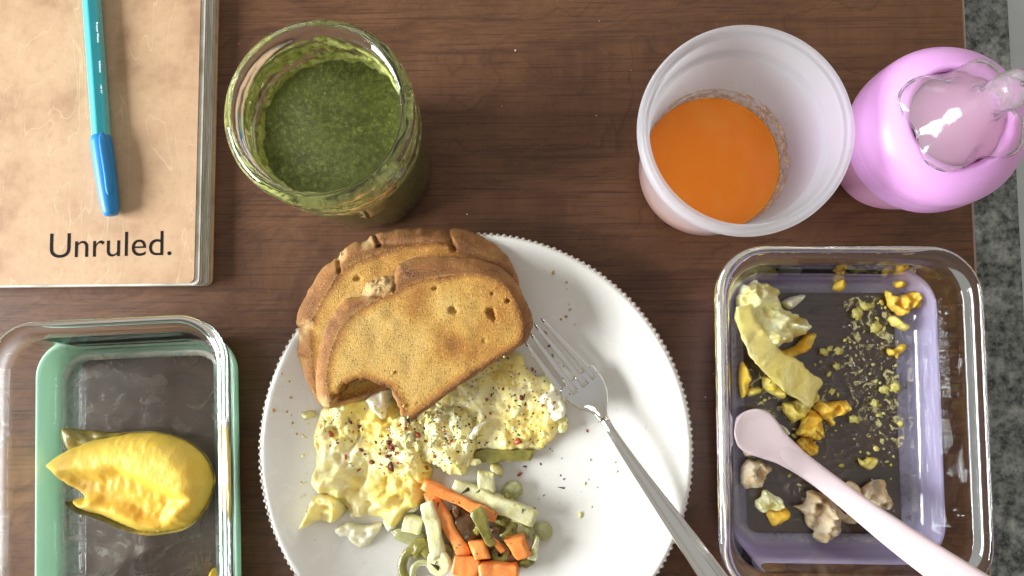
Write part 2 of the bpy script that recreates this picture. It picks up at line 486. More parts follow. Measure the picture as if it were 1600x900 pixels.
ts = np.array([-0.08, -0.06, 0.0, 0.3, 0.6, 0.85, 0.95, 0.99, 1.0]); rr_ = np.array([0.0050, 0.0056, 0.0058, 0.0058, 0.0055, 0.0049, 0.0044, 0.0036, 0.0022])
V, F = sweep([pen1 + ax * L * t for t in ts], rr_, rr_, superell(28, 2)); cap = mesh("cap", V, F, CAPM, pen)
side = np.cross(ax, (0, 0, 1)); side /= np.linalg.norm(side)
if side[0] < 0: side = -side
cl = []
for t, off, zz in ((-0.09, 0.0048, 0.003), (-0.05, 0.0054, 0.0042), (0.15, 0.0056, 0.0048), (0.5, 0.0058, 0.0046), (0.68, 0.0052, 0.0040), (0.76, 0.0042, 0.0034)):
    cl.append(pen1 + ax * L * t + side * (off - 0.0022) + np.array([0, 0, zz]))
cl = catmull(cl, 0.0015, closed=False)
wv_ = np.linspace(0, 1, len(cl)); V, F = sweep(cl, 0.0021 * np.clip(np.minimum(wv_ * 6 + 0.45, (1 - wv_) * 6 + 0.4), 0, 1), 0.0011, superell(14, 3), up=(0.5, 0, 0.86))
mesh("clip", V, F, CAPM, cap)
WHITE_INK = plain("white_ink", (0.75, 0.85, 0.85), 0.5)
d_ = (pen1 - pen0); pa = math.atan2(d_[1], d_[0])
q0 = P(152, 34, NZ + 0.009)
for body, dist_, s_ in (("Paper Mate", 0.0, 0.0043), ("InkJoy", 0.0235, 0.0046), ("100 RT", 0.0375, 0.0030)):
    c = q0 + d_ / np.linalg.norm(d_) * dist_
    # the printed facet faces up and to the right
    M4 = Matrix.Translation((c[0] + 0.0002, c[1], NZ + 0.00795)) @ Matrix.Rotation(pa, 4, 'Z') @ Matrix.Rotation(math.radians(30), 4, 'X') @ Matrix.Translation((0, -0.0012, 0.0009))
    lettering("lettering", body, s_ * 0.62, WHITE_INK, pen, M4, extrude=0.00002)

# ------------------------------------------------------------------ jar of green smoothie
jc = P(497, 174, 0.108); JC = (jc[0], jc[1], 0.0)
jar = empty("glass_jar", JC, "round clear glass jar with thick threaded rim beside the notebook", "jar")
jout = [(0.0, 0.0022), (0.028, 0.0022), (0.031, 0.0003), (0.0355, 0.0008), (0.0385, 0.005), (0.0395, 0.02), (0.0425, 0.07), (0.0432, 0.080), (0.0430, 0.086), (0.0418, 0.0885),
        (0.0408, 0.0905), (0.0408, 0.0925), (0.0424, 0.0940), (0.0424, 0.0955), (0.0408, 0.0970), (0.0407, 0.0990), (0.0420, 0.1005), (0.0435, 0.1020), (0.0441, 0.1042), (0.0439, 0.1066), (0.0428, 0.1086), (0.0412, 0.1098),
        (0.0396, 0.1103), (0.0384, 0.1096), (0.0378, 0.1080), (0.0377, 0.098), (0.0380, 0.090), (0.0388, 0.083), (0.0389, 0.076), (0.0358, 0.02), (0.0345, 0.009), (0.030, 0.0055), (0.0, 0.0055)]
V, F = lathe(smooth_profile(jout, 0.0014), 112, JC)
mesh("glass_body", V, F, JAR_GLASS, jar)
ZL = 0.073
def jr(z): return np.interp(z, [0.0055, 0.009, 0.02, 0.076, 0.083, 0.09, 0.098, 0.107], [0.030, 0.0345, 0.0358, 0.0389, 0.0388, 0.0380, 0.0377, 0.0377])
sm = empty("green_smoothie", (JC[0], JC[1], 0.0055), "thick dark green smoothie in the glass jar, splashed up its wall", "smoothie")
k = NT("smoothie_liquid")
na = k.noise(420, 5, 0.75); nb2 = k.noise(70, 3, 0.6); vo = k.voronoi(1100)
cc = k.ramp(na, [(0.34, (0.060, 0.070, 0.008)), (0.48, (0.105, 0.122, 0.015)), (0.60, (0.19, 0.21, 0.040)), (0.72, (0.40, 0.42, 0.14))])
cc = k.mix(k.ramp(nb2, [(0.4, 0.0), (0.65, 0.4)]), cc, (0.18, 0.205, 0.04))
cc = k.mix(k.ramp(vo, [(0.05, 0.55), (0.2, 0.0)]), cc, (0.04, 0.055, 0.008))
bb = k.math('MULTIPLY', k.ramp(k.voronoi(260), [(0.06, 1.0), (0.16, 0.0)]), k.ramp(k.noise(38, 2), [(0.5, 0.0), (0.6, 0.8)]))
cc = k.mix(bb, cc, (0.42, 0.45, 0.16))
k.set(base=cc, rough=0.42, sss=0.1, sssr=(0.001, 0.002, 0.0005), spec=0.35, normal=k.bump(na, 0.5, 0.0012, k.bump(vo, 0.25, 0.0006)))
SMOOTHIE = k.m
prof = [(0.0, 0.0052), (0.030, 0.0052)] + [(float(jr(z)) + 0.0003, z) for z in np.linspace(0.009, ZL + 0.0012, 16)] + [(float(jr(ZL)) - 0.0006, ZL + 0.0004), (float(jr(ZL)) - 0.002, ZL), (0.030, ZL), (0.022, ZL), (0.015, ZL), (0.008, ZL), (0.002, ZL), (0.0, ZL)]
V, F = lathe(prof, 96, JC)
top = V[:, 2] > ZL - 0.0005
V[top, 2] += 0.00035 * fbm(V[top][:, :2], 220, 3, 3)
mesh("liquid", V, F, SMOOTHIE, sm)
# splashes dried on the wall
k = NT("smoothie_splash")
na = k.noise(230, 5, 0.7)
cc = k.ramp(na, [(0.3, (0.26, 0.28, 0.05)), (0.5, (0.50, 0.53, 0.14)), (0.7, (0.72, 0.74, 0.34))])
k.set(base=cc, rough=0.45, sss=0.15, sssr=(0.002, 0.002, 0.001), normal=k.bump(na, 0.8, 0.0015))
tr = k.n('ShaderNodeBsdfTransparent'); mx = k.n('ShaderNodeMixShader')
k.l(k.attr("cover"), mx.inputs[0]); k.l(tr.outputs[0], mx.inputs[1]); k.l(k.p.outputs[0], mx.inputs[2])
k.l(mx.outputs[0], k.out.inputs[0])
zs = np.linspace(ZL - 0.001, 0.1045, 44); na_ = 220
V = []; cov = []
for z in zs:
    for i in range(na_):
        a = 2 * PI * i / na_
        V.append((a, z))
V = np.array(V); a = V[:, 0]; z = V[:, 1]
q = np.c_[np.cos(a) * 0.037, np.sin(a) * 0.037, z]
n1 = fbm(q, 160, 4, 11); n2 = fbm(q, 420, 3, 5); topl = 0.0985 + 0.0040 * fbm(np.c_[np.cos(a), np.sin(a)], 3, 3, 21)
h = (z - ZL) / (0.104 - ZL)
thick = 0.00035 + 0.0017 * np.clip(n1 + 0.25, 0, 1) + 0.0004 * np.clip(n2, 0, 1)
gap = np.exp(-((h - 0.42 - 0.10 * np.sin(2 * a)) / 0.16) ** 2)
cv = np.clip((0.66 + 0.75 * n1 + 0.7 * n2 - 1.15 * gap * (0.75 + 0.4 * np.cos(a - 2.6))) * 3.0, 0, 1) * np.clip((topl - z) / 0.0006, 0, 1)
cv = np.maximum(cv, np.clip(1 - h / 0.14, 0, 1))
rad = jr(z) - 0.0001 - thick * np.clip(cv * 1.2, 0.1, 1)
V3 = np.c_[JC[0] + rad * np.cos(a), JC[1] + rad * np.sin(a), z]
F = [(j * na_ + i, (j + 1) * na_ + i, (j + 1) * na_ + (i + 1) % na_, j * na_ + (i + 1) % na_) for j in range(len(zs) - 1) for i in range(na_)]
rad2 = jr(z) + 0.00025
V4 = np.c_[JC[0] + rad2 * np.cos(a), JC[1] + rad2 * np.sin(a), z]; nV = len(V3)
mesh("splash_residue", np.vstack([V3, V4]), F + [tuple(i + nV for i in f[::-1]) for f in F], k.m, sm, attr={"cover": np.r_[cv, cv]})

# ------------------------------------------------------------------ plastic cup of orange juice
cc0 = P(1167, 200, 0.09); CC = (cc0[0], cc0[1], 0.0)
cup = empty("plastic_cup", CC, "frosted white round plastic cup with thick lip", "cup")
cprof = [(0.0, 0.0014), (0.032, 0.0014), (0.0345, 0.0002), (0.0372, 0.001), (0.0388, 0.005), (0.0432, 0.055), (0.0441, 0.0665), (0.0452, 0.0690), (0.0468, 0.0700), (0.0473, 0.078), (0.0478, 0.0805), (0.0498, 0.0812), (0.0508, 0.0825),
         (0.0511, 0.086), (0.0507, 0.0890), (0.0495, 0.0902), (0.0480, 0.0893), (0.0472, 0.0880), (0.0462, 0.0886), (0.0456, 0.0872), (0.0453, 0.080), (0.0451, 0.0722), (0.0438, 0.0706), (0.0426, 0.0688), (0.0418, 0.055), (0.0374, 0.006), (0.035, 0.0032), (0.0, 0.0030)]
V, F = lathe(smooth_profile(cprof, 0.0016), 112, CC)
k = NT("frosted_plastic")
k.set(base=(0.85, 0.86, 0.90), rough=0.28, sss=0.0, spec=0.5)
tl = k.n('ShaderNodeBsdfTranslucent'); tl.inputs[0].default_value = (0.96, 0.95, 0.96, 1)
tr = k.n('ShaderNodeBsdfTransparent'); tr.inputs[0].default_value = (0.95, 0.94, 0.96, 1)
m1 = k.n('ShaderNodeMixShader'); m1.inputs[0].default_value = 0.66; k.l(k.p.outputs[0], m1.inputs[1]); k.l(tl.outputs[0], m1.inputs[2])
m2 = k.n('ShaderNodeMixShader'); m2.inputs[0].default_value = 0.46; k.l(m1.outputs[0], m2.inputs[1]); k.l(tr.outputs[0], m2.inputs[2])
k.l(m2.outputs[0], k.out.inputs[0])
FROST = k.m
mesh("cup_body", V, F, FROST, cup)
ju = empty("orange_juice", (CC[0], CC[1], 0.0032), "smooth bright orange juice in the bottom of the plastic cup", "juice")
JL = 0.0185
def cr_(z): return np.interp(z, [0.0032, 0.006, 0.055, 0.0688, 0.0722], [0.035, 0.0374, 0.0418, 0.0426, 0.0451])
prof = [(0.0, 0.0031), (0.033, 0.0031)] + [(float(cr_(z)) - 0.0001, z) for z in np.linspace(0.005, JL + 0.0009, 8)] + [(float(cr_(JL)) - 0.0007, JL + 0.0002), (float(cr_(JL)) - 0.0018, JL), (0.028, JL), (0.018, JL), (0.008, JL), (0.0, JL)]
V, F = lathe(prof, 96, CC)
k = NT("juice"); nz = k.noise(50, 5, 0.6); n4 = k.noise(700, 3, 0.7)
cc = k.mix(k.ramp(nz, [(0.50, 0.0), (0.72, 0.7)]), (1.0, 0.262, 0.005), (1.0, 0.34, 0.03))
k.set(base=cc, rough=0.18, sss=0.5, ssss=1.0, sssr=(0.006, 0.002, 0.0004), spec=0.4, normal=k.bump(n4, 0.05, 0.0002))
mesh("liquid", V, F, k.m, ju)
# pulp specks drying in a ring above the liquid
k = NT("pulp_film")
k.set(base=k.ramp(k.noise(430, 5, 0.7), [(0.40, (0.26, 0.18, 0.10)), (0.55, (0.50, 0.42, 0.30)), (0.68, (0.86, 0.80, 0.68))]), rough=0.35, normal=k.bump(k.noise(620, 3), 0.6, 0.0006))
tr = k.n('ShaderNodeBsdfTransparent'); mx = k.n('ShaderNodeMixShader'); k.l(k.attr("cover"), mx.inputs[0]); k.l(tr.outputs[0], mx.inputs[1]); k.l(k.p.outputs[0], mx.inputs[2]); k.l(mx.outputs[0], k.out.inputs[0])
zs = np.linspace(JL + 0.0006, 0.050, 46); V = np.array([(2 * PI * i / 200, z) for z in zs for i in range(200)]); a = V[:, 0]; z = V[:, 1]
q = np.c_[np.cos(a) * 0.039, np.sin(a) * 0.039, z]
edge = 0.0300 + 0.0025 * np.cos(a - 0.5) + 0.0016 * fbm(q, 120, 3, 8)
cv = np.clip((edge - z) / 0.0006, 0, 1) * np.clip(0.55 + 0.7 * fbm(q, 260, 3, 9), 0, 0.9)
drops = np.clip((fbm(q, 420, 2, 31) - 0.78) * 6, 0, 1) * np.clip((0.049 - z) / 0.02, 0, 1)
cv = np.maximum(cv, drops * 0.7)
rad = cr_(z) - 0.00018
mesh("pulp_residue", np.c_[CC[0] + rad * np.cos(a), CC[1] + rad * np.sin(a), z], [(j * 200 + i, (j + 1) * 200 + i, (j + 1) * 200 + (i + 1) % 200, j * 200 + (i + 1) % 200) for j in range(len(zs) - 1) for i in range(200)], k.m, ju, attr={"cover": cv})

# ------------------------------------------------------------------ baby bottle
bc0 = P(1478, 195, 0.075); BC = (bc0[0], bc0[1], 0.0)
bot = empty("baby_bottle", BC, "pink silicone baby bottle with domed collar and clear nipple", "baby bottle")
def pinky(name, c, tr_):
    k = NT(name); k.set(base=c, rough=0.34, sss=0.6, sssr=(0.012, 0.006, 0.010), ssss=0.6, spec=0.4, coat=0.2, coatr=0.35, normal=k.bump(k.noise(120, 2), 0.03, 0.001))
    return k.m
PINK = pinky("pink_silicone", srgb(232, 172, 232), 0.2)
bp = [(0.0, 0.0008), (0.018, 0.0008), (0.021, 0.0002), (0.0255, 0.003), (0.0300, 0.012), (0.0335, 0.03), (0.0352, 0.048), (0.0352, 0.060), (0.0330, 0.0625), (0.0245, 0.0645), (0.0228, 0.068), (0.0228, 0.0815), (0.0215, 0.0835), (0.0, 0.0838)]
V, F = lathe(smooth_profile(bp, 0.002), 80, BC)
k = NT("bottle_silicone"); k.set(base=srgb(232, 170, 208), rough=0.35, sss=0.5, sssr=(0.012, 0.006, 0.010), ssss=0.6, trans=0.12)
mesh("bottle_body", V, F, k.m, bot)
cp = [(0.0365, 0.0515), (0.0385, 0.0515), (0.0398, 0.0535), (0.0403, 0.058), (0.0403, 0.0655), (0.0399, 0.0670), (0.0401, 0.0685), (0.0398, 0.0730), (0.0387, 0.0765), (0.0362, 0.0810), (0.0325, 0.0850), (0.0285, 0.0876), (0.0255, 0.0888), (0.0243, 0.0884), (0.0236, 0.0865), (0.0236, 0.080), (0.0365, 0.070)]
V, F = lathe(smooth_profile(cp, 0.0009) + [cp[0]], 112, BC); mesh("collar", V, F, PINK, bot)
th0 = math.radians(154)
def nip(inner):
    off = 0.0012 if inner else 0.0
    pr = [(0.0262, 0.0880), (0.0268, 0.0896), (0.0245, 0.0925), (0.0195, 0.0965), (0.0140, 0.1005), (0.0100, 0.1050), (0.0082, 0.1100), (0.0076, 0.1150), (0.0082, 0.1210), (0.0084, 0.1260), (0.0070, 0.1310), (0.0040, 0.1332), (0.0015, 0.1334)]
    pr = [(max(r - off, 0.0007), z - off * 0.8) for r, z in pr]
    return smooth_profile(pr, 0.0008)
def nmod(r, z, a, j):
    f = np.clip((0.104 - z) / 0.015, 0, 1)
    f = f * f * (3 - 2 * f)
    lob = math.cos(4 * (a - th0)) * 0.13 + 0.05 * math.cos(2 * (a - th0 - 0.4)) + 0.02 * math.sin(7 * a)
    r2 = r * (1 + f * lob)
    dz = -0.0030 * f * max(0.0, math.cos(4 * (a - th0) + PI)) * np.clip((r - 0.008) / 0.01, 0, 1)
    return r2, max(z + dz, 0.0883)
po = nip(False); pi_ = nip(True)
V, F = lathe(po + pi_[::-1], 120, BC, rmod=nmod, closed=True)
k = NT("clear_silicone"); k.set(base=(1.0, 0.94, 0.98), rough=0.10, trans=0.92, ior=1.33, normal=k.bump(k.noise(160, 2, 0.5), 0.12, 0.002))
mesh("nipple", V, F, k.m, bot)

# ------------------------------------------------------------------ glass food containers
def container(cx, cy, ang, sleeve_mat, label, filmmat, dw=0.0):
    root = empty("glass_container", (cx, cy, 0.0), label, "food container", "rectangular glass food containers")
    def ring(hw, hl, r, z):
        xy = rotz(rrect(hw - dw, hl, r), ang); return np.c_[xy[:, 0] + cx, xy[:, 1] + cy, np.full(len(xy), z)]
    D = 0.0205                                     # the container is this much longer than wide, each way
    out = [(0.0440, 0.0030, .012), (0.0520, 0.0030, .017), (0.0545, 0.0040, .019), (0.0562, 0.0070, .020), (0.0585, 0.016, .021), (0.0622, 0.034, .023), (0.0632, 0.0385, .0235), (0.0645, 0.0400, .024), (0.0680, 0.0412, .0265),
           (0.0692, 0.0428, .027), (0.0694, 0.0446, .027), (0.0686, 0.0462, .0265), (0.0668, 0.0470, .025), (0.0648, 0.0468, .0235), (0.0632, 0.0456, .022), (0.0622, 0.0430, .0215), (0.0585, 0.034, .0205), (0.0548, 0.016, .018), (0.0530, 0.0105, .0165), (0.0505, 0.0078, .0145), (0.0470, 0.0069, .012), (0.0440, 0.0067, .010)]
    rings = [ring(h, h + D, r, z) for h, z, r in out]
    V, F = loft(rings, cap0=True, cap1=True)
    F = [tuple(f) for f in F]
    g = mesh("glass_dish", V, F, GLASS, root)
    for p_ in g.data.polygons:
        if len(p_.vertices) > 4: p_.use_smooth = False
    # sleeve: floor ring with a rounded window, wall to half height
    sl = [(0.0437, 0.0026, .007), (0.0437, 0.0004, .007), (0.0450, 0.0, .008), (0.0545, 0.0, .019), (0.0570, 0.0014, .0205), (0.0586, 0.0050, .0215), (0.0600, 0.0110, .0222), (0.0614, 0.0160, .0228), (0.0615, 0.0170, .0228), (0.0610, 0.0176, .0226), (0.0600, 0.0173, .0222), (0.0596, 0.0160, .0220), (0.0584, 0.0110, .0214), (0.0568, 0.0066, .0203), (0.0550, 0.0034, .0192), (0.0525, 0.0026, .0172)]
    V, F = loft([ring(h, h + D + (0.0044 if i < 3 else 0), r, z) for i, (h, z, r) in enumerate(sl)], closed_loop=True)
    mesh("silicone_sleeve", V, F, sleeve_mat, root)
    # dried smears on the inside floor; the mint one also carries painted window haze
    fr = [(0.0475, 0.00715, .0125), (0.0507, 0.00815, .0146)]
    rings = [ring(h, h + D, r, z) for h, z, r in fr]; n = len(rings[0])
    V, F = loft(rings, cap0=False)
    F.append(tuple(range(n)))
    mesh("smears_and_haze", V, F, filmmat, root)
    return root
lc = P(226, 742, 0); rc = P(1281, 648, 0)
FILM_L = film("smear_haze_film", (0.62, 0.53, 0.45), 48, 0.40, 0.66, (0.16, 0.50), dist=2.2)  # smears, with the window's reflected haze on the glass painted in as colour
FILM_R = film("greasy_film", (0.66, 0.60, 0.52), 80, 0.50, 0.70, (0.0, 0.50), dist=2.5)
container(lc[0] + 0.0032, lc[1] + 0.0005, 0.044, MINT, "rectangular glass container in a mint green silicone sleeve", FILM_L, 0.0035)
container(rc[0] - 0.0005, rc[1] + 0.002, -0.004, LAVENDER, "rectangular glass container in a lavender silicone sleeve", FILM_R)
FLOOR_Z = 0.0074

# ------------------------------------------------------------------ plate
PC = np.array([-0.0319, -0.0569]); PR = 0.1213
plate = empty("dinner_plate", (PC[0], PC[1], 0.0), "white glazed dinner plate with a beaded rim", "plate")
pp = [(0.0, 0.0035), (0.060, 0.0035), (0.068, 0.0006), (0.074, 0.0010), (0.085, 0.0050), (0.105, 0.0120), (0.1175, 0.0172), (0.1200, 0.0186), (0.1198, 0.0205), (0.1180, 0.0214), (0.1165, 0.0209), (0.112, 0.0186), (0.098, 0.0130), (0.082, 0.0094), (0.066, 0.0080), (0.04, 0.0076), (0.02, 0.0075), (0.0, 0.0075)]
V, F = lathe(smooth_profile(pp, 0.003), 180, (PC[0], PC[1], 0))
V[:, 2] += 0.0004 * fbm(V[:, :2], 14, 2, 4)
k = NT("white_glaze")
n1 = k.noise(18, 4); n2 = k.noise(420, 2, 0.5)
cc = k.mix(k.ramp(n1, [(0.4, 0.0), (0.65, 0.5)]), (0.81, 0.785, 0.73), (0.74, 0.715, 0.655))
cc = k.mix(k.ramp(n2, [(0.72, 0.0), (0.76, 0.5)]), cc, (0.5, 0.45, 0.38))
k.set(base=cc, rough=k.ramp(k.noise(45, 5, 0.65, dist=2.0), [(0.35, 0.12), (0.7, 0.34)]), spec=0.45, normal=k.bump(k.noise(35, 3), 0.14, 0.002, k.bump(k.noise(260, 3, 0.6, k.mapped((1, 0.2, 1), (0, 0, 0.7))), 0.06, 0.0006)))
GLAZE = k.m
mesh("plate_body", V, F, GLAZE, plate, solid=True)
def plate_z(r): return np.interp(r, [0, .04, .066, .082, .098, .112, .1165], [.0075, .0076, .0080, .0094, .0130, .0186, .0209])
k = NT("bead_glaze"); k.set(base=(0.50, 0.44, 0.38), rough=0.25); BEADM = k.m
v, f = ico(2)
bm_ = bpy.data.meshes.new("bead"); bm_.from_pydata((v * np.array([0.00145, 0.00132, 0.0010])).tolist(), [], f); bm_.polygons.foreach_set("use_smooth", [True] * len(bm_.polygons)); bm_.materials.append(BEADM)
NBEAD = 206
for i in range(NBEAD):
    a = 2 * PI * i / NBEAD
    x, y = PC[0] + 0.1195 * math.cos(a), PC[1] + 0.1195 * math.sin(a)
    if y < -0.150: continue
    o = bpy.data.objects.new("bead", bm_); o.location = (x - PC[0], y - PC[1], 0.0201); o.rotation_euler = (0, 0, a); o.scale = tuple(random.uniform(0.86, 1.12) for _ in range(3)); link(o, plate)

# ------------------------------------------------------------------ toast
def mk_toast():
    k = NT("toasted_bread")
    at = k.attr("crust"); n1 = k.noise(55, 5, 0.65); n2 = k.noise(800, 4, 0.7); n3 = k.noise(1800, 2, 0.6); ex = k.attr("toasty")
    crumb = k.ramp(k.math('ADD', k.math('MULTIPLY', n1, 0.45), k.math('MULTIPLY', ex, 0.55)), [(0.20, (0.76, 0.48, 0.13)), (0.34, (0.69, 0.385, 0.075)), (0.50, (0.50, 0.205, 0.026)), (0.70, (0.18, 0.050, 0.009))])
    crumb = k.mix(k.ramp(n2, [(0.53, 0.0), (0.66, 0.6)]), crumb, (0.84, 0.54, 0.15))
    crumb = k.mix(k.ramp(n2, [(0.34, 0.75), (0.47, 0.0)]), crumb, (0.44, 0.19, 0.025))
    crust = k.ramp(n1, [(0.3, (0.55, 0.27, 0.085)), (0.48, (0.37, 0.145, 0.036)), (0.68, (0.15, 0.044, 0.012))])
    crust = k.mix(k.ramp(n2, [(0.5, 0.0), (0.66, 0.7)]), crust, (0.60, 0.34, 0.14))
    crust = k.mix(k.ramp(at, [(0.55, 0.0), (0.95, 0.35)]), crust, (0.55, 0.30, 0.11))
    crust = k.mix(k.math('MULTIPLY', k.ramp(ex, [(0.45, 0.0), (0.9, 0.8)]), n1), crust, (0.12, 0.036, 0.010))
    rim = k.ramp(at, [(0.0, 0.0), (0.03, 0.6), (0.12, 0.95), (0.26, 0.3), (0.45, 0.0)])
    c = k.mix(k.ramp(at, [(0.10, 0.0), (0.24, 1.0)]), crumb, crust)
    c = k.mix(k.math('MULTIPLY', rim, 0.85), c, (0.185, 0.058, 0.014))
    torn = k.attr("torn")
    c = k.mix(torn, c, k.ramp(n2, [(0.3, (0.58, 0.34, 0.11)), (0.7, (0.80, 0.58, 0.28))]))
    po = k.ramp(k.voronoi(620), [(0.10, 1.0), (0.26, 0.0)]); po = k.math('MULTIPLY', po, k.ramp(k.noise(130, 3, 0.6), [(0.44, 0.0), (0.58, 1.0)]))
    c = k.mix(k.math('MULTIPLY', po, 0.7), c, (0.24, 0.085, 0.014))
    b = k.bump(k.math('SUBTRACT', 1.0, po), 0.6, 0.0011, k.bump(n3, 0.9, 0.0009, k.bump(n2, 0.8, 0.0010)))
    k.set(base=c, rough=k.ramp(n3, [(0.35, 0.24), (0.6, 0.6)]), spec=0.36, sss=0.04, sssr=(0.003, 0.0015, 0.0006), normal=b)
    return k.m
TOAST = mk_toast()
CS = (440, 340, 0.36681)
def toast(name, label, crumb_px, outer_px, zc_, zo_, plane, thick, holes, sp, seed, tornreg=None, bite=None, grooves=()):
    crumb = catmull(PP(crop(crumb_px, *CS), zc_), 0.0012)
    outer = catmull(PP(crop(outer_px, *CS), zo_), 0.0010)
    outer += 0.00045 * np.c_[fbm(outer, 260, 3, seed), fbm(outer, 260, 3, seed + 9)]
    if bite:
        bc = PP(crop([bite[:2]], *CS), zo_)[0]; nearb = (np.hypot(*(outer - bc).T) < bite[2] * 0.36681 * (CAM_H - zo_) / FOCAL)[:, None]
        outer += nearb * 0.0011 * np.c_[fbm(outer, 420, 3, 77), fbm(outer, 420, 3, 78)]
    v, F = tri_fill(outer, sp, seed)
    F = [f if ((v[f[1]] - v[f[0]])[0] * (v[f[2]] - v[f[0]])[1] - (v[f[1]] - v[f[0]])[1] * (v[f[2]] - v[f[0]])[0]) > 0 else (f[0], f[2], f[1]) for f in F]
    n = len(v)
    ins = inside(v, crumb); dc = seg_dist(v, crumb); do = seg_dist(v, outer)
    fr = np.where(ins, 0, dc / (dc + do + 1e-6))
    pl = plane(v)
    crustw = dc + do
    drop = thick * 0.62 * np.clip(crustw / 0.009, 0.05, 1) * fr ** 1.7
    z = pl - drop + 0.00045 * fbm(v, 110, 2, seed)
    z -= np.where(ins, 0.0011 * np.clip(1 - do / 0.0018, 0, 1), 0)
    lip = np.exp(-((np.where(ins, -dc, dc) - 0.0002) / 0.0013) ** 2); z += 0.00012 * lip * np.clip(crustw / 0.006, 0, 1)
    hole_m = np.zeros(n)
    for hx_, hy, rx, ry, dep in holes:
        c = PP(crop([(hx_, hy)], *CS), zc_)[0]; s = 0.36681 * (CAM_H - zc_) / FOCAL
        q = np.sqrt(((v[:, 0] - c[0]) / (rx * s)) ** 2 + ((v[:, 1] - c[1]) / (ry * s)) ** 2)
        q = q + 0.35 * fbm(v, 500, 2, int(hx_)); w_ = np.clip((1.1 - q) * 2.2, 0, 1)
        z -= dep * w_; hole_m = np.maximum(hole_m, w_)
    for gx0, gy0, gx1, gy1, gd, gw in grooves:
        ga, gb = PP(crop([(gx0, gy0), (gx1, gy1)], *CS), zo_); gab = gb - ga
        tt_ = np.clip(((v - ga) @ gab) / (gab @ gab), 0, 1); dd = np.hypot(*(v - ga - tt_[:, None] * gab).T) + 0.0004 * fbm(v, 500, 2, 9)
        z -= gd * np.exp(-(dd / gw) ** 2)
    torn = np.zeros(n)
    for (tx, ty, tr_) in (tornreg or []):
        c = PP(crop([(tx, ty)], *CS), zo_)[0]; s = 0.36681 * (CAM_H - zo_) / FOCAL
        q = np.sqrt(((v - c) ** 2).sum(1)) / (tr_ * s)
        wgt = np.clip(1.5 - q + 0.3 * fbm(v, 500, 2, 4), 0, 1); torn = np.maximum(torn, wgt)
        z += wgt * (0.0011 * fbm(v, 420, 2, 12) - 0.0003)
    bot_ = pl - thick
    Vt = np.c_[v, z]; Vb = np.c_[v + (v.mean(0) - v) * 0.03, bot_]
    toasty = np.clip(0.14 + 7 * (v[:, 0] - v[:, 0].mean()) + 4 * (v[:, 1] - v[:, 1].mean()) + 0.30 * fbm(v, 45, 3, seed + 5), 0, 1)
    toasty = np.maximum(toasty, np.where(ins, np.clip(1 - dc / 0.0065, 0, 1) ** 1.5 * 0.85, 0))
    isC = np.array([fr[list(f)].mean() < 0.02 for f in F])
    root = empty(name, (v[:, 0].mean(), v[:, 1].mean(), float(bot_.min())), label, "toast", "toast slices")
    def part(nm, faces, extra_v=None, extra_f=None):
        Vv, Ff = Vt, list(faces)
        A = {"crust": fr, "toasty": toasty, "torn": np.maximum(torn, 0.25 * hole_m)}
        if extra_f:
            Vv = np.vstack([Vt, Vb]); Ff += extra_f
            A = {k_: np.r_[a_, (np.full(n, 1.0) if k_ == "crust" else a_)] for k_, a_ in A.items()}
        used = sorted({i for f in Ff for i in f}); mp = {o_: i for i, o_ in enumerate(used)}
        return mesh(nm, Vv[used], [tuple(mp[i] for i in f) for f in Ff], TOAST, root, attr={k_: a_[used] for k_, a_ in A.items()})
    part("crumb", [f for f, c in zip(F, isC) if c])
    walls = [(b, a, a + n, b + n) for a, b in boundary_loop(F).items()]
    und = [(a + n, c + n, b + n) for a, b, c in F]
    part("crust", [f for f, c in zip(F, isC) if not c], True, walls + und)
    SOLIDS.append((np.vstack([Vt, Vb]), list(F) + walls + und))
    return root
up_c = [(205, 778), (190, 700), (200, 620), (225, 540), (260, 470), (310, 410), (370, 372), (440, 338), (490, 315), (560, 282), (640, 258), (720, 246), (800, 241), (870, 250), (930, 275), (975, 320), (1005, 380), (1022, 430), (1030, 480), (1018, 522), (980, 556), (900, 607), (800, 672), (700, 740), (620, 800), (560, 845), (532, 866), (518, 850), (508, 805), (484, 755), (458, 722), (428, 716), (390, 704), (350, 690), (322, 694), (288, 705), (260, 733), (228, 765)]
up_o = [(200, 812), (158, 792), (145, 740), (145, 690), (150, 620), (165, 540), (190, 460), (228, 398), (275, 350), (300, 338), (335, 334), (350, 302), (372, 272), (405, 262), (432, 245), (468, 248), (484, 222), (502, 196), (560, 176), (650, 165), (750, 165), (850, 180), (930, 210), (990, 265), (1030, 330), (1060, 400), (1070, 450), (1060, 500), (1032, 536), (990, 568), (905, 618), (805, 684), (705, 754), (625, 815), (565, 862), (532, 880), (512, 855), (500, 805), (478, 758), (455, 718), (425, 712), (390, 700), (350, 684), (318, 690), (283, 701), (254, 732), (222, 770)]
lo_c = [(175, 780), (140, 690), (130, 600), (128, 520), (125, 470), (165, 380), (215, 300), (255, 240), (300, 205), (400, 160), (480, 135), (600, 118), (690, 118), (760, 160), (850, 190), (930, 215), (975, 270), (960, 420), (800, 520), (600, 620), (420, 722), (300, 765)]
lo_o = [(190, 812), (138, 750), (100, 690), (78, 630), (58, 575), (72, 515), (60, 458), (66, 410), (90, 350), (130, 280), (180, 215), (236, 166), (262, 138), (318, 102), (358, 98), (394, 72), (480, 52), (560, 46), (640, 44), (700, 52), (735, 40), (790, 52), (860, 82), (930, 130), (975, 188), (1002, 245), (1010, 300), (990, 430), (820, 540), (610, 640), (425, 735), (310, 785)]
e0 = P(660, 520, 0.03)
def plane_lo(v): return 0.0285 - 0.055 * (v[:, 0] - e0[0]) + 0.075 * (v[:, 1] - e0[1])
def plane_up(v): return 0.0425 - 0.060 * (v[:, 0] - e0[0]) + 0.085 * (v[:, 1] - e0[1])
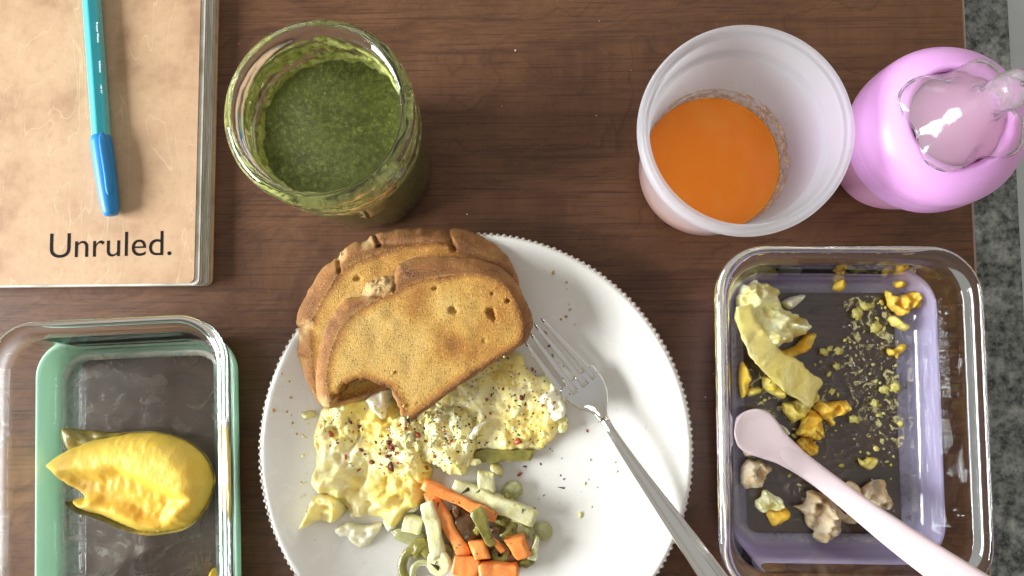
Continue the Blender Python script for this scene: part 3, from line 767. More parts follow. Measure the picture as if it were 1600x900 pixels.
toast("toast_slice", "golden toast slice lying underneath the bitten slice, overhanging the plate rim", lo_c, lo_o, 0.029, 0.026, plane_lo, 0.0135, [(330, 260, 14, 10, 0.002)], 0.00105, 3, [(258, 165, 26), (372, 108, 24), (112, 470, 26), (78, 510, 16)], grooves=[(236, 160, 262, 235, 0.0028, 0.0010), (394, 70, 425, 125, 0.0026, 0.0010), (698, 55, 738, 140, 0.0030, 0.0011), (60, 470, 130, 468, 0.003, 0.0014), (62, 575, 120, 590, 0.002, 0.0010), (425, 122, 700, 110, 0.0012, 0.0012)])
toast("toast_slice", "golden toast slice on top with a bite taken out of its corner", up_c, up_o, 0.0425, 0.038, plane_up, 0.0132, [(892, 408, 20, 27, 0.0040), (730, 393, 17, 15, 0.0024), (893, 322, 11, 5, 0.0024), (962, 352, 8, 9, 0.0028), (655, 302, 13, 9, 0.0014), (720, 262, 5, 5, 0.0012), (860, 520, 9, 12, 0.0008), (575, 788, 7, 8, 0.0012)], 0.00085, 5, [(372, 300, 42), (415, 285, 45), (455, 275, 34), (185, 805, 34)], bite=(370, 770, 165), grooves=[(480, 225, 490, 310, 0.002, 0.001), (335, 330, 440, 338, 0.0018, 0.0009)])

# ------------------------------------------------------------------ egg on the plate
def egg_mat(name, yellow, white, bias, scale=60, bsc=1.0):
    k = NT(name); n1 = k.noise(scale, 4, 0.6); n2 = k.noise(420, 4, 0.65); n3 = k.noise(1300, 2, 0.6)
    c = k.ramp(k.math('ADD', n1, bias), [(0.36, white), (0.48, tuple(0.5 * (a + b) for a, b in zip(yellow, white))), (0.60, yellow), (0.78, tuple(x * s for x, s in zip(yellow, (1.0, 0.86, 0.55))))])
    c = k.mix(k.ramp(n2, [(0.5, 0.0), (0.75, 0.35)]), c, white)
    k.set(base=c, rough=0.40, spec=0.4, sss=0.6, sssr=(0.005, 0.004, 0.0016), ssss=1.0, normal=k.bump(n3, 0.25 * bsc, 0.0004, k.bump(n2, 0.45 * bsc, 0.0010)))
    return k.m
EGG = egg_mat("soft_egg", (0.92, 0.75, 0.22), (0.94, 0.88, 0.58), 0.02, 40, 0.8)
EGG_B = egg_mat("baked_egg", (0.92, 0.75, 0.25), (0.94, 0.88, 0.56), 0.03, 60, 0.8)
EGG_CRUMB = egg_mat("crumbled_egg", (0.94, 0.78, 0.28), (0.96, 0.90, 0.56), 0.04, 130, 0.8)
WHITE = egg_mat("egg_white", (0.88, 0.81, 0.50), (0.90, 0.86, 0.66), -0.12, 60, 0.6)
def pz(v): return plate_z(np.hypot(v[:, 0] - PC[0], v[:, 1] - PC[1]))
def dome(d, w_): t = np.clip(d / w_, 0, 1); return np.sqrt(np.clip(1 - (1 - t) ** 2, 0, 1))
C1 = (460, 600, 0.2888)
left_px = crop([(150, 120), (112, 230), (95, 280), (102, 340), (112, 420), (98, 490), (90, 555), (130, 592), (165, 600), (230, 640), (275, 690), (290, 730), (340, 742), (400, 722), (470, 735), (500, 800), (540, 792), (592, 720), (640, 690), (690, 645), (720, 600), (730, 540), (740, 470), (700, 400), (700, 260), (600, 150), (480, 60), (330, 60)], *C1)
o_ = catmull(PP(left_px, 0.016), 0.0011); o_ += 0.0007 * np.c_[fbm(o_, 200, 3, 2), fbm(o_, 200, 3, 8)]
def zt(v, d):
    f = np.abs(fbm(v + 0.004 * np.c_[fbm(v, 60, 2, 40), fbm(v, 60, 2, 41)], 55, 3, 14)); f2 = fbm(v, 160, 4, 19); f3 = fbm(v, 520, 3, 23)
    wv_ = v + 0.005 * np.c_[fbm(v, 45, 2, 44), fbm(v, 45, 2, 45)]
    flap = sum(1 / (1 + np.exp(-fbm(wv_, fr_, 2, sd_) / 0.035)) for fr_, sd_ in ((38, 91), (62, 92), (95, 93)))
    return pz(v) + 0.001 + dome(d, 0.008) * (0.0062 + 0.0040 * (0.55 - 1.5 * f) + 0.0024 * flap + 0.0012 * f2 + 0.00035 * f3)
V, F, d = hfield(o_, 0.00085, zt, lambda v, d: pz(v) + 0.0003, 4)
tag(mesh("scrambled_egg", V, F, EGG, solid=True), "mound of folded soft yellow scrambled egg below the bitten toast corner", "egg", "egg pieces on the plate")
right_px = [(700, 610), (760, 560), (791.5, 551), (816, 556), (822, 573), (835.5, 586), (854, 588), (868, 610), (880, 640), (884, 660), (872, 678), (858, 692), (843, 706), (828, 703), (787, 705), (760, 703), (738, 700), (722, 690), (700, 672), (680, 640)]
o_ = catmull(PP(right_px, 0.015), 0.0010); o_ += 0.0006 * np.c_[fbm(o_, 260, 3, 5), fbm(o_, 260, 3, 6)]
def zt2(v, d):
    f = np.abs(fbm(v, 50, 3, 54)); f2 = fbm(v, 170, 4, 59); f3 = fbm(v, 520, 3, 63)
    return pz(v) + 0.0035 + dome(d, 0.005) * (0.0050 + 0.0026 * (0.6 - 1.6 * f) + 0.0010 * f2 + 0.0005 * f3)
V, F, d = hfield(o_, 0.00085, zt2, lambda v, d: pz(v) + 0.0003, 6, 0.02)
tag(mesh("scrambled_egg", V, F, EGG_B, solid=True), "flat peppered egg piece between the upper toast slice and the fork", "egg", "egg pieces on the plate")
# crumbled heap in the middle
heap_px = [(600, 672), (618, 648), (645, 640), (690, 632), (720, 640), (738, 655), (748, 680), (742, 712), (730, 735), (715, 748), (695, 742), (676, 728), (655, 722), (630, 718), (606, 700)]
o_ = catmull(PP(heap_px, 0.02), 0.0010); o_ += 0.0010 * np.c_[fbm(o_, 330, 3, 15), fbm(o_, 330, 3, 16)]
def zt3(v, d): return pz(v) + 0.004 + dome(d, 0.012) * (0.0100 + 0.0024 * fbm(v, 130, 3, 71) + 0.0007 * fbm(v, 380, 3, 73) + 0.0012 / (1 + np.exp(-fbm(v, 110, 2, 75) / 0.05)))
V, F, d = hfield(o_, 0.0007, zt3, lambda v, d: pz(v) + 0.002, 8, 0.04)
tag(mesh("crumbled_egg", V, F, EGG_CRUMB, solid=True), "crumbly grated egg heap in the middle, sprinkled with chilli and pepper", "egg", "egg pieces on the plate")
def scrap(name, px, z, h, mat, label, seed, edge=0.0025, group="egg pieces on the plate", cat="egg", base=None, wav=0.3, sp=0.0008):
    o = catmull(PP(px, z), 0.0009); o += 0.0004 * np.c_[fbm(o, 400, 2, seed), fbm(o, 400, 2, seed + 1)]
    bz = base if base is not None else (lambda v: pz(v))
    c0 = o.mean(0)
    def zf(v, d): return bz(v) + 0.0008 + dome(d, edge) * h * (1 + wav * 2 * fbm(v, 130, 3, seed + 2)) + 0.0005 * fbm(v, 480, 2, seed + 3)
    V, F, d = hfield(o, sp, zf, lambda v, d: bz(v) + 0.0003, seed, 0.03)
    return tag(mesh(name, V, F, mat, solid=True), label, cat, group)
C2 = (640, 540, 0.2444)
scrap("egg_white_scrap", crop([(808, 350), (850, 300), (885, 282), (905, 228), (952, 262), (985, 340), (1002, 440), (965, 482), (920, 502), (852, 472), (838, 392)], *C2), 0.018, 0.008, WHITE, "torn white egg scrap against the fork's left shoulder", 81, 0.003, wav=0.5)
scrap("egg_white_scrap", crop([(930, 485), (1008, 458), (1014, 545), (965, 570), (935, 530)], *C2), 0.016, 0.0062, EGG_B, "small square egg bit below the white scrap beside the fork", 85)
scrap("egg_white_scrap", crop([(365, 600), (372, 555), (420, 510), (485, 470), (500, 492), (455, 545), (430, 590), (400, 628)], *C2), 0.024, 0.0125, WHITE, "pale rounded egg curd lying on the flat peppered egg", 88, 0.003)
scrap("egg_white_scrap", crop([(365, 90), (420, 40), (490, 22), (498, 90), (485, 170), (460, 205), (410, 160), (380, 120)], *C1), 0.028, 0.0195, WHITE, "smooth white egg slice showing inside the toast bite", 91, 0.003, wav=0.05)
scrap("egg_white_scrap", crop([(232, 772), (300, 742), (330, 762), (400, 765), (470, 752), (462, 800), (420, 850), (388, 884), (340, 876), (290, 832), (240, 812)], *C1), 0.011, 0.0042, WHITE, "ragged egg white scrap lowest on the plate, below the egg mound", 94)
scrap("egg_curd", crop([(128, 596), (90, 630), (78, 690), (52, 735), (66, 768), (130, 742), (200, 752), (240, 730), (272, 690), (262, 640), (220, 600)], *C1), 0.015, 0.0085, EGG, "yellow egg curd sticking out at the egg mound's lower corner", 97, 0.004, wav=0.5)
scrap("egg_curd", crop([(540, 790), (500, 802), (470, 760), (480, 735), (560, 700), (640, 640), (690, 640), (660, 690), (590, 730)], *C1), 0.013, 0.0065, WHITE, "glossy pale egg flap touching the pale celery slice", 98, 0.004)
scrap("egg_curd", crop([(58, 150), (95, 140), (128, 160), (95, 185), (62, 182)], *C1), 0.010, 0.002, EGG, "tiny flat egg bit on bare plate beside the toast corner", 99)

# ------------------------------------------------------------------ pickled vegetables
def veg(name, c0, c1, r, sssr, fibre=120, rough=0.24, trans=0.0, bump=0.4):
    k = NT(name); n1 = k.noise(fibre, 4, 0.6); n2 = k.noise(700, 3, 0.6)
    k.set(base=k.mix(k.ramp(n1, [(0.35, 0.0), (0.65, 1.0)]), c0, c1), rough=rough, spec=0.5, sss=0.45, ssss=0.7, sssr=sssr, trans=trans, normal=k.bump(n2, bump * 1.6, 0.0005, k.bump(n1, 0.5, 0.0010)))
    return k.m
CARROT = veg("carrot_flesh", (0.82, 0.25, 0.05), (0.86, 0.35, 0.095), 0.3, (0.005, 0.002, 0.0006))
TURNIP = veg("pale_turnip", (0.66, 0.62, 0.30), (0.80, 0.77, 0.48), 0.3, (0.004, 0.004, 0.002))
OLIVE = veg("olive_pickle", (0.20, 0.175, 0.030), (0.34, 0.30, 0.070), 0.3, (0.003, 0.003, 0.001), trans=0.15)
DARKP = veg("dark_cooked_pepper", (0.085, 0.040, 0.014), (0.15, 0.075, 0.025), 0.2, (0.003, 0.001, 0.0005), rough=0.15)
CELERY = veg("translucent_celery", (0.55, 0.54, 0.24), (0.66, 0.65, 0.36), 0.2, (0.004, 0.004, 0.002), trans=0.45)
SEC = superell(32, 4.6)
def vstick(name, pa, pb, wpx, h, za, zb, mat, label, seed, cat, taper=(1, 1), skew=0.0, sag=0.0, group=None):
    a, b = P(*pa, za), P(*pb, zb); n = 16
    s = (CAM_H - za) / FOCAL
    t = np.linspace(0, 1, n)
    sp = a + (b - a) * t[:, None]; sp[:, 2] += sag * np.sin(PI * t)
    hw = 0.5 * wpx * s * (taper[0] + (taper[1] - taper[0]) * t); ht = np.full(n, h / 2)
    e = np.minimum(t, 1 - t) * np.linalg.norm(b - a); rd = np.sqrt(np.clip(1 - np.clip(1 - e / 0.0005, 0, 1) ** 2, 0.80, 1))
    V, F = sweep(sp, hw * rd, ht * rd, SEC)
    V = V + 0.00085 * np.c_[fbm(V, 150, 3, seed), fbm(V, 150, 3, seed + 1), fbm(V, 150, 3, seed + 2)]
    if skew:
        dirv = (b - a) / np.linalg.norm(b - a); sd = np.array([-dirv[1], dirv[0], 0]); m = (V - (a + b) / 2)
        V = V + dirv * (m @ sd)[:, None] * skew
    return tag(mesh(name, V, F, mat, solid=True), label, cat, group or "pickled vegetables on the plate")
vstick("carrot_stick", (663, 757), (775, 809), 17, 0.006, 0.0200, 0.0185, CARROT, "long thin carrot strip lying across the vegetables beside the pale stick", 101, "carrot")
vstick("carrot_stick", (672, 768), (726, 868), 22, 0.006, 0.0150, 0.0170, CARROT, "carrot strip running down between the upright pale stick and dark pepper", 103, "carrot", skew=0.15)
vstick("carrot_piece", (746, 845), (756, 873), 25, 0.007, 0.0185, 0.0195, CARROT, "small square carrot piece just above the two bottom carrot blocks", 105, "carrot", skew=0.3)
vstick("carrot_piece", (709, 882), (748, 888), 30, 0.008, 0.0190, 0.0190, CARROT, "carrot block at the bottom beside the round pale coin", 107, "carrot")
vstick("carrot_piece", (749, 894), (812, 890), 30, 0.009, 0.0185, 0.0180, CARROT, "wide carrot block at the bottom edge nearest the fork", 109, "carrot", taper=(1.1, 0.8))
vstick("carrot_piece", (803, 838), (818, 868), 27, 0.010, 0.0180, 0.0175, CARROT, "chunky carrot cube beside the pale green wedge", 111, "carrot", taper=(1.1, 0.85), skew=0.2)
vstick("carrot_stick", (767, 842), (787, 861), 8, 0.003, 0.0205, 0.0180, CARROT, "matchstick sliver of carrot under the green pepper wedge", 113, "carrot")
vstick("pale_stick", (708, 757), (837, 811), 26, 0.0085, 0.0150, 0.0165, TURNIP, "thick pale turnip stick above the vegetables, pointing to the fork", 115, "turnip", taper=(0.85, 1.05))
vstick("pale_stick", (667, 783), (687, 870), 25, 0.008, 0.0175, 0.0185, TURNIP, "upright pale turnip stick beside the carrot strips", 117, "turnip", skew=-0.2)
vstick("pale_cube", (632, 815), (659, 822), 26, 0.008, 0.0145, 0.0150, TURNIP, "small pale turnip cube beside the upright pale stick", 119, "turnip")
vstick("pale_cube", (747, 752), (772, 754), 29, 0.0065, 0.0155, 0.0150, TURNIP, "pale turnip square just under the olive pickle strip", 121, "turnip", skew=-0.15)
# round coin
c = P(685, 881, 0.021)
V, F = lathe(smooth_profile([(0.0, 0.0), (0.0055, 0.0), (0.0066, 0.0006), (0.0068, 0.002), (0.0064, 0.0034), (0.0052, 0.004), (0.0, 0.0042)], 0.0006), 40, (0, 0, 0))
V[:, 2] += 0.18 * V[:, 1] + 0.10 * V[:, 0]; V = V * np.array([1.0, 1.12, 1]) + c - np.array([0, 0, 0.004]); V += 0.0003 * np.c_[fbm(V, 200, 2, 1), fbm(V, 200, 2, 2), fbm(V, 200, 2, 3)]
tag(mesh("pale_coin", V, F, TURNIP, solid=True), "round pale turnip coin below the upright pale stick", "turnip", "pickled vegetables on the plate")
vstick("pickle_strip", (742, 713), (834, 711), 18, 0.005, 0.0125, 0.0125, OLIVE, "olive pickle strip tucked under the flat peppered egg", 123, "pickle", skew=0.4)
vstick("pepper_wedge", (745, 795), (769, 850), 24, 0.0035, 0.0245, 0.0220, OLIVE, "olive green pepper wedge lying over the carrot strip", 125, "pepper", taper=(1.0, 0.45), sag=0.002)
def vblob(name, px, r, z, mat, label, seed, cat, rot=0.0, amp=0.22, sub=4):
    c = P(*px, z); V, F = blob((c[0], c[1], z), r, amp, 1.8, seed, sub, rot, 3)
    V[:, 2] = np.maximum(V[:, 2], pz(V[:, :2]) + 0.0003)
    return tag(mesh(name, V, F, mat, solid=True), label, cat, "pickled vegetables on the plate")
vblob("cooked_pepper", (728, 826), (0.0105, 0.0120, 0.005), 0.0135, DARKP, "dark brown cooked pepper in the hollow between the carrot strips", 131, "pepper", 0.3)
vblob("celery_slice", (640, 838), (0.0105, 0.0048, 0.0022), 0.0105, CELERY, "flat translucent celery slice below the egg flap", 133, "celery", -0.25, 0.12)
vblob("onion_piece", (848, 830), (0.0058, 0.0054, 0.0016), 0.0110, CELERY, "translucent onion square outermost towards the fork", 135, "onion", 0.3, 0.12)
vblob("onion_piece", (800, 766), (0.0062, 0.0050, 0.0030), 0.0115, CELERY, "glassy translucent onion piece above the thick pale stick's end", 137, "onion", 0.3, 0.2)
vblob("pickle_piece", (785, 812), (0.0042, 0.0048, 0.0030), 0.0130, OLIVE, "olive pickle piece between the thick pale stick and pepper wedge", 139, "pickle", 0.5)
vblob("pickle_piece", (797, 832), (0.0065, 0.0058, 0.0030), 0.0130, OLIVE, "olive pickle piece directly above the chunky carrot cube", 141, "pickle", 0.2)
vblob("pickle_piece", (820, 829), (0.0058, 0.0048, 0.0030), 0.0130, CELERY, "pale pickle piece with dark rim behind the chunky carrot cube", 143, "pickle", -0.4)
vblob("pickle_piece", (812, 812), (0.0060, 0.0040, 0.0030), 0.0120, TURNIP, "small pale wedge tucked under the thick pale stick", 144, "turnip", -0.4)
vblob("pickle_piece", (690, 845), (0.0050, 0.0120, 0.0025), 0.0115, CELERY, "translucent pickle slice lying beneath the upright pale stick", 146, "pickle", 0.3)
vblob("pickle_piece", (765, 880), (0.016, 0.010, 0.0028), 0.0115, DARKP, "dark pickled greens lying beneath the bottom carrot blocks", 148, "pickle", 0.1)
vblob("cucumber_piece", (656, 855), (0.0070, 0.0050, 0.0028), 0.0125, OLIVE, "bright olive cucumber piece beside the lower end of the upright pale stick", 150, "cucumber", 0.6)
vstick("green_wedge", (839, 838), (829, 873), 13, 0.005, 0.0190, 0.0165, CELERY, "pale green wedge standing against the chunky carrot cube", 127, "celery", taper=(0.35, 1.3))
def vring(name, px, R, r, z, mat, label, tilt=(0, 0), arc=(0, 2 * PI), flat=0.6):
    c = P(*px, z); a = np.linspace(arc[0], arc[1], 40)
    sp = np.c_[c[0] + R[0] * np.cos(a), c[1] + R[1] * np.sin(a), z + tilt[0] * np.cos(a) + tilt[1] * np.sin(a)]
    V, F = sweep(sp, r, r * flat, superell(12, 2.6)); V += 0.0003 * np.c_[fbm(V, 240, 2, 7), fbm(V, 240, 2, 8), fbm(V, 240, 2, 9)]
    return tag(mesh(name, V, F, mat, solid=True), label, "pickle", "pickled vegetables on the plate")
vring("pickle_ring", (782, 865), (0.0034, 0.0038), 0.0019, 0.0165, OLIVE, "small olive pickle ring between square carrot piece and chunky cube")
vring("pepper_curl", (652, 886), (0.0085, 0.0100), 0.0026, 0.0125, OLIVE, "olive pepper curl at the bottom edge beside the pale coin", arc=(0.4, PI + 0.9), flat=0.9)
vring("pepper_curl", (660, 896), (0.0055, 0.0060), 0.0018, 0.0145, CELERY, "pale pepper curl nested inside the olive curl", arc=(0.2, PI + 0.6), flat=0.9)
for i_, (px_, py_, sz_, m_, lab_) in enumerate((
    (772, 828, 3.6, DARKP, "dark pickle scrap beside the pepper wedge's tip"), (748, 826, 3.4, OLIVE, "olive pickle scrap lying on the dark cooked pepper"), (712, 800, 3.2, DARKP, "dark scrap in the gap where the two carrot strips cross"),
    (800, 872, 4.0, DARKP, "dark pickle scrap below the chunky carrot cube"), (822, 880, 4.2, OLIVE, "olive pickle scrap below the pale green wedge"), (792, 780, 3.4, OLIVE, "olive scrap on the thick pale stick's upper edge"),
    (700, 858, 3.2, OLIVE, "olive scrap beside the lower end of the long carrot strip"), (742, 722, 3.0, EGG_CRUMB, "pale crumb at the pickle strip's inner end"), (832, 800, 2.4, DARKP, "dark scrap at the thick pale stick's outer end"))):
    vblob("pickle_scrap", (px_, py_), (sz_ * 1e-3, sz_ * 0.6e-3, sz_ * 0.4e-3), 0.0165 if i_ not in (1, 2) else 0.0185, m_, lab_, 500 + i_, "pickle", i_ * 0.9, 0.4, 3)
C3 = (600, 690, 0.23328)
scrap("egg_curd", crop([(700, 180), (730, 152), (775, 170), (800, 215), (795, 250), (755, 240), (740, 215)], *C3), 0.017, 0.0085, EGG_CRUMB, "small crumbly egg curd on the pale square under the pickle strip", 161, 0.002, wav=0.6)

# ------------------------------------------------------------------ fork
fork = empty("dinner_fork", tuple(P(930, 620, 0.010)), "steel dinner fork resting across the plate rim", "fork")
k = NT("brushed_steel"); n1 = k.noise(300, 3, 0.6)
k.set(base=(0.76, 0.74, 0.70), metal=1.0, rough=k.ramp(n1, [(0.3, 0.07), (0.7, 0.16)]), normal=k.bump(k.noise(60, 2), 0.05, 0.001))
STEEL = k.m
hs = [(1185, 1004, .0325, 22), (1145, 946, .0315, 21), (1108, 893, .0300, 19), (1072, 842, .0285, 16.5), (1035, 790, .0272, 13.5), (1000, 740, .0262, 10.5), (970, 696, .0250, 8.2), (952, 668, .0235, 7.2), (943, 653, .0218, 7.6)]
c4 = catmull(np.array([np.r_[P(a, b, z), q * 0.354e-3] for a, b, z, q in hs]), 0.003, closed=False); sp, hw = c4[:, :3], c4[:, 3]
sec = np.array([(math.cos(q), math.sin(q) * (1 - 0.28 * math.exp(-((abs(math.cos(q)) - 0.62) / 0.13) ** 2) * (math.sin(q) > 0))) for q in np.linspace(0, 2 * PI, 41)[:-1]])
V, F = sweep(sp, hw, np.interp(np.linspace(0, 1, len(sp)), [0, .7, 1], [.0024, .0023, .0020]), sec); mesh("handle", V, F, STEEL, fork, solid=True)
bs = [(948, 661, .0229, 7.2), (943, 653, .0218, 7.6), (938, 643, .0200, 12), (933, 633, .0183, 19.5), (927, 624, .0169, 26.5), (919, 614, .0160, 31), (911, 604, .0155, 33), (903, 595, .0154, 33.5), (899, 590, .0154, 33.5)]
c4 = catmull(np.array([np.r_[P(a, b, z), q * 0.361e-3] for a, b, z, q in bs]), 0.0010, closed=False); sp, hw = c4[:, :3], c4[:, 3]
m = 15; T = np.gradient(sp, axis=0); T /= np.linalg.norm(T, axis=1)[:, None]; rings = []
for i in range(len(sp)):
    s = np.cross(T[i], (0, 0, 1)); s /= np.linalg.norm(s); nn = np.cross(s, T[i])
    u = np.linspace(-1, 1, m); dish = 0.0022 * (u ** 2) * min(1, hw[i] / 0.011)
    tp = sp[i] + np.outer(u * hw[i], s) + np.outer(dish + 0.0009 * np.sqrt(np.clip(1 - u ** 4, 0, 1)), nn)
    bt = sp[i] + np.outer(u[::-1] * hw[i], s) + np.outer(dish[::-1] - 0.0007 * np.sqrt(np.clip(1 - u ** 4, 0, 1)), nn)
    rings.append(np.vstack([tp, bt[1:-1]]))
V, F = loft(rings, cap0=True, cap1=True); mesh("head", V, F, STEEL, fork, solid=True)
tips = [(845.5, 497), (834.5, 505.5), (829, 521), (821, 535)]; roots = [(925, 585), (911, 597), (896, 609), (882, 619)]
for (a, b), (c_, d__) in zip(roots, tips):
    u = np.linspace(0, 1, 16)
    zz = np.interp(u, [0, .3, .65, 1], [.0166, .0160, .0158, .0178])
    ext = (a + (a - c_) * 0.06, b + (b - d__) * 0.06)
    sp = np.array([P(ext[0] + (c_ - ext[0]) * t, ext[1] + (d__ - ext[1]) * t, z) for t, z in zip(u, zz)])
    V, F = sweep(sp, np.interp(u, [0, .12, .5, .92, 1], [.0023, .0019, .0018, .0012, .0004]), np.interp(u, [0, .9, 1], [.0013, .0011, .0004]), superell(18, 2.0)); mesh("tine", V, F, STEEL, fork, solid=True)

# ------------------------------------------------------------------ mango half in the mint container
C5 = (0, 470, 0.4779)
mp = crop([(140, 540), (165, 515), (200, 492), (250, 470), (300, 452), (400, 436), (480, 433), (560, 447), (620, 476), (665, 522), (686, 572), (684, 620), (660, 680), (612, 735), (545, 758), (480, 765), (400, 748), (310, 708), (250, 692), (214, 662), (236, 652), (262, 650), (250, 632), (200, 600), (165, 570)], *C5)
mango = empty("mango_half", tuple(np.r_[PP([(200, 750)], 0.02)[0], FLOOR_Z]), "ripe yellow mango cheek with scooped flesh in the mint container", "mango")
mc = np.array(PP(crop([(440, 600)], *C5), 0.02)[0])
o_ = catmull(PP(mp, 0.020), 0.0010); o_ += 0.0003 * np.c_[fbm(o_, 300, 2, 1), fbm(o_, 300, 2, 2)]
cav = catmull(PP(crop([(200, 570), (260, 545), (330, 545), (400, 530), (470, 560), (540, 590), (600, 620), (630, 645), (580, 690), (530, 735), (460, 725), (400, 690), (340, 680), (290, 650), (250, 620)], *C5), 0.020), 0.0015)
def mz(v, d):
    base = FLOOR_Z + 0.004 + 0.0175 * dome(d, 0.014)
    ii = inside(v, cav); dcv = seg_dist(v, cav) * np.where(ii, 1, -1)
    t = np.clip((dcv + 0.0015) / 0.009, 0, 1); t = t * t * (3 - 2 * t)
    hollow = t * (0.0062 + 0.0005 * fbm(v @ np.array([[0.6, 0.8], [-0.8, 0.6]]) * np.array([0.5, 1.4]), 60, 2, 60))
    low = np.clip((mc[1] - 0.002 - v[:, 1]) / 0.02, 0, 1) * 0.0035
    return base - hollow - low + 0.0003 * fbm(v, 110, 3, 61) + 0.0003 * fbm(v, 300, 2, 62) * (0.4 + t)
V, F, d = hfield(o_, 0.0009, mz, lambda v, d: FLOOR_Z + 0.0062 * (1 - dome(d, 0.018)), 9, 0.0)
k = NT("mango_flesh"); n1 = k.noise(60, 4, 0.6); n2 = k.noise(300, 4, 0.65, k.mapped((1, 0.35, 1), (0, 0, -0.5))); dp = k.attr("deep")
cc = k.ramp(k.math('ADD', k.math('MULTIPLY', n1, 0.5), k.math('MULTIPLY', dp, 0.20)), [(0.16, (0.84, 0.61, 0.11)), (0.38, (0.86, 0.565, 0.075)), (0.62, (0.84, 0.43, 0.03))])
k.set(base=cc, rough=0.42, spec=0.4, sss=0.5, ssss=0.8, sssr=(0.006, 0.004, 0.001), normal=k.bump(n2, 0.5, 0.0010, k.bump(n1, 0.3, 0.001)))
ii = inside(V[:, :2], cav); dcv = seg_dist(V[:, :2], cav) * np.where(ii, 1, -1)
mesh("flesh", V, F, k.m, mango, attr={"deep": np.clip((dcv + 0.004) / 0.008, 0, 1)})
k = NT("mango_skin"); n1 = k.noise(90, 4, 0.6)
k.set(base=k.ramp(n1, [(0.3, (0.10, 0.085, 0.015)), (0.5, (0.22, 0.175, 0.026)), (0.7, (0.45, 0.31, 0.04))]), rough=0.35, normal=k.bump(k.noise(700, 2), 0.2, 0.0004))
SKIN = k.m
skp = crop([(300, 448), (400, 432), (480, 428), (562, 442), (626, 472), (672, 520), (692, 572), (690, 624), (664, 690), (612, 745), (545, 764), (480, 770), (400, 754), (305, 714), (245, 697), (206, 663), (225, 655), (300, 640), (250, 560), (260, 500)], *C5)
o_ = catmull(PP(skp, 0.0175), 0.0012)
def sz(v, d):
    t = dome(d, 0.004); return FLOOR_Z + 0.0085 - 0.0035 * t
V, F, d = hfield(o_, 0.0013, sz, lambda v, d: FLOOR_Z + 0.0002 + 0.0062 * (1 - dome(d, 0.016)), 10)
mesh("skin", V, F, SKIN, mango)
fl = catmull(PP(crop([(198, 420), (270, 424), (350, 432), (400, 436), (330, 460), (260, 478), (225, 488), (205, 468)], *C5), 0.018), 0.001)
V, F, d = hfield(fl, 0.0011, lambda v, d: FLOOR_Z + 0.0095 + 0.0012 * dome(d, .003) + 0.0006 * fbm(v, 160, 2, 5), lambda v, d: FLOOR_Z + 0.0078 + 0 * d, 11)
mesh("skin_flap", V, F, SKIN, mango)
scrap("mango_bit", [(322, 905), (326, 894), (332, 891), (336, 899), (333, 910)], 0.012, 0.004, plain("mango_bit_flesh", (0.84, 0.56, 0.06), 0.3), "small yellow mango bit at the mint container's bottom edge", 165, cat="mango", group="mango", base=lambda v: np.full(len(v), FLOOR_Z))

# ------------------------------------------------------------------ leftovers in the lavender container
FB = lambda v: np.full(len(v), FLOOR_Z)
YOLK = egg_mat("yolk", (0.83, 0.50, 0.045), (0.84, 0.66, 0.20), 0.10, 120)
GREENY = egg_mat("herby_egg", (0.74, 0.56, 0.07), (0.82, 0.74, 0.30), 0.02, 220)
PALE_EGG = egg_mat("boiled_egg", (0.95, 0.80, 0.26), (0.97, 0.92, 0.58), -0.04, 90)
CHICKEN = egg_mat("poached_chicken", (0.58, 0.40, 0.22), (0.76, 0.64, 0.45), -0.02, 120)
C6 = (1140, 400, 0.35587)
GR = "leftovers in the lavender container"
scrap("yolk_chunk", crop([(196, 442), (210, 420), (280, 400), (350, 340), (378, 350), (352, 412), (300, 440), (250, 455), (210, 458)], *C6), 0.011, 0.007, YOLK, "orange yolk crust under the crumpled egg white", 201, 0.003, GR, base=FB)
def crumple(px, z, h, mat, label, seed, fr=70, name="egg_white", cat="egg", edge=0.006, sp=0.0008):
    o = catmull(PP(px, z), 0.0009); o += 0.0007 * np.c_[fbm(o, 320, 3, seed), fbm(o, 320, 3, seed + 1)]
    def zf(v, d):
        wv_ = v + 0.003 * np.c_[fbm(v, 90, 2, seed + 20), fbm(v, 90, 2, seed + 21)]
        return FLOOR_Z + 0.0012 + dome(d, edge) * h * (0.75 + 0.75 * (0.5 - 1.2 * np.abs(fbm(wv_, fr, 3, seed + 4))) + 0.24 * fbm(v, 260, 3, seed + 6)) + 0.0007 * fbm(v, 600, 2, seed + 8)
    V, F, d = hfield(o, sp, zf, lambda v, d: FLOOR_Z + 0.0003 + 0 * d, seed, 0.05)
    return tag(mesh(name, V, F, mat, solid=True), label, cat, GR)
crumple(crop([(72, 125), (105, 112), (135, 92), (160, 108), (205, 110), (258, 150), (246, 180), (262, 222), (335, 256), (382, 285), (372, 340), (345, 355), (300, 382), (250, 398), (200, 422), (172, 396), (132, 335), (92, 275), (58, 212)], *C6), 0.024, 0.0165, PALE_EGG, "big crumpled pale egg piece in the container's upper corner", 203)
scrap("egg_sliver", crop([(248, 200), (285, 180), (335, 165), (340, 182), (310, 222), (270, 232)], *C6), 0.017, 0.009, WHITE, "thin pale egg sliver jutting from the crumpled egg piece", 207, 0.002, GR, base=FB)
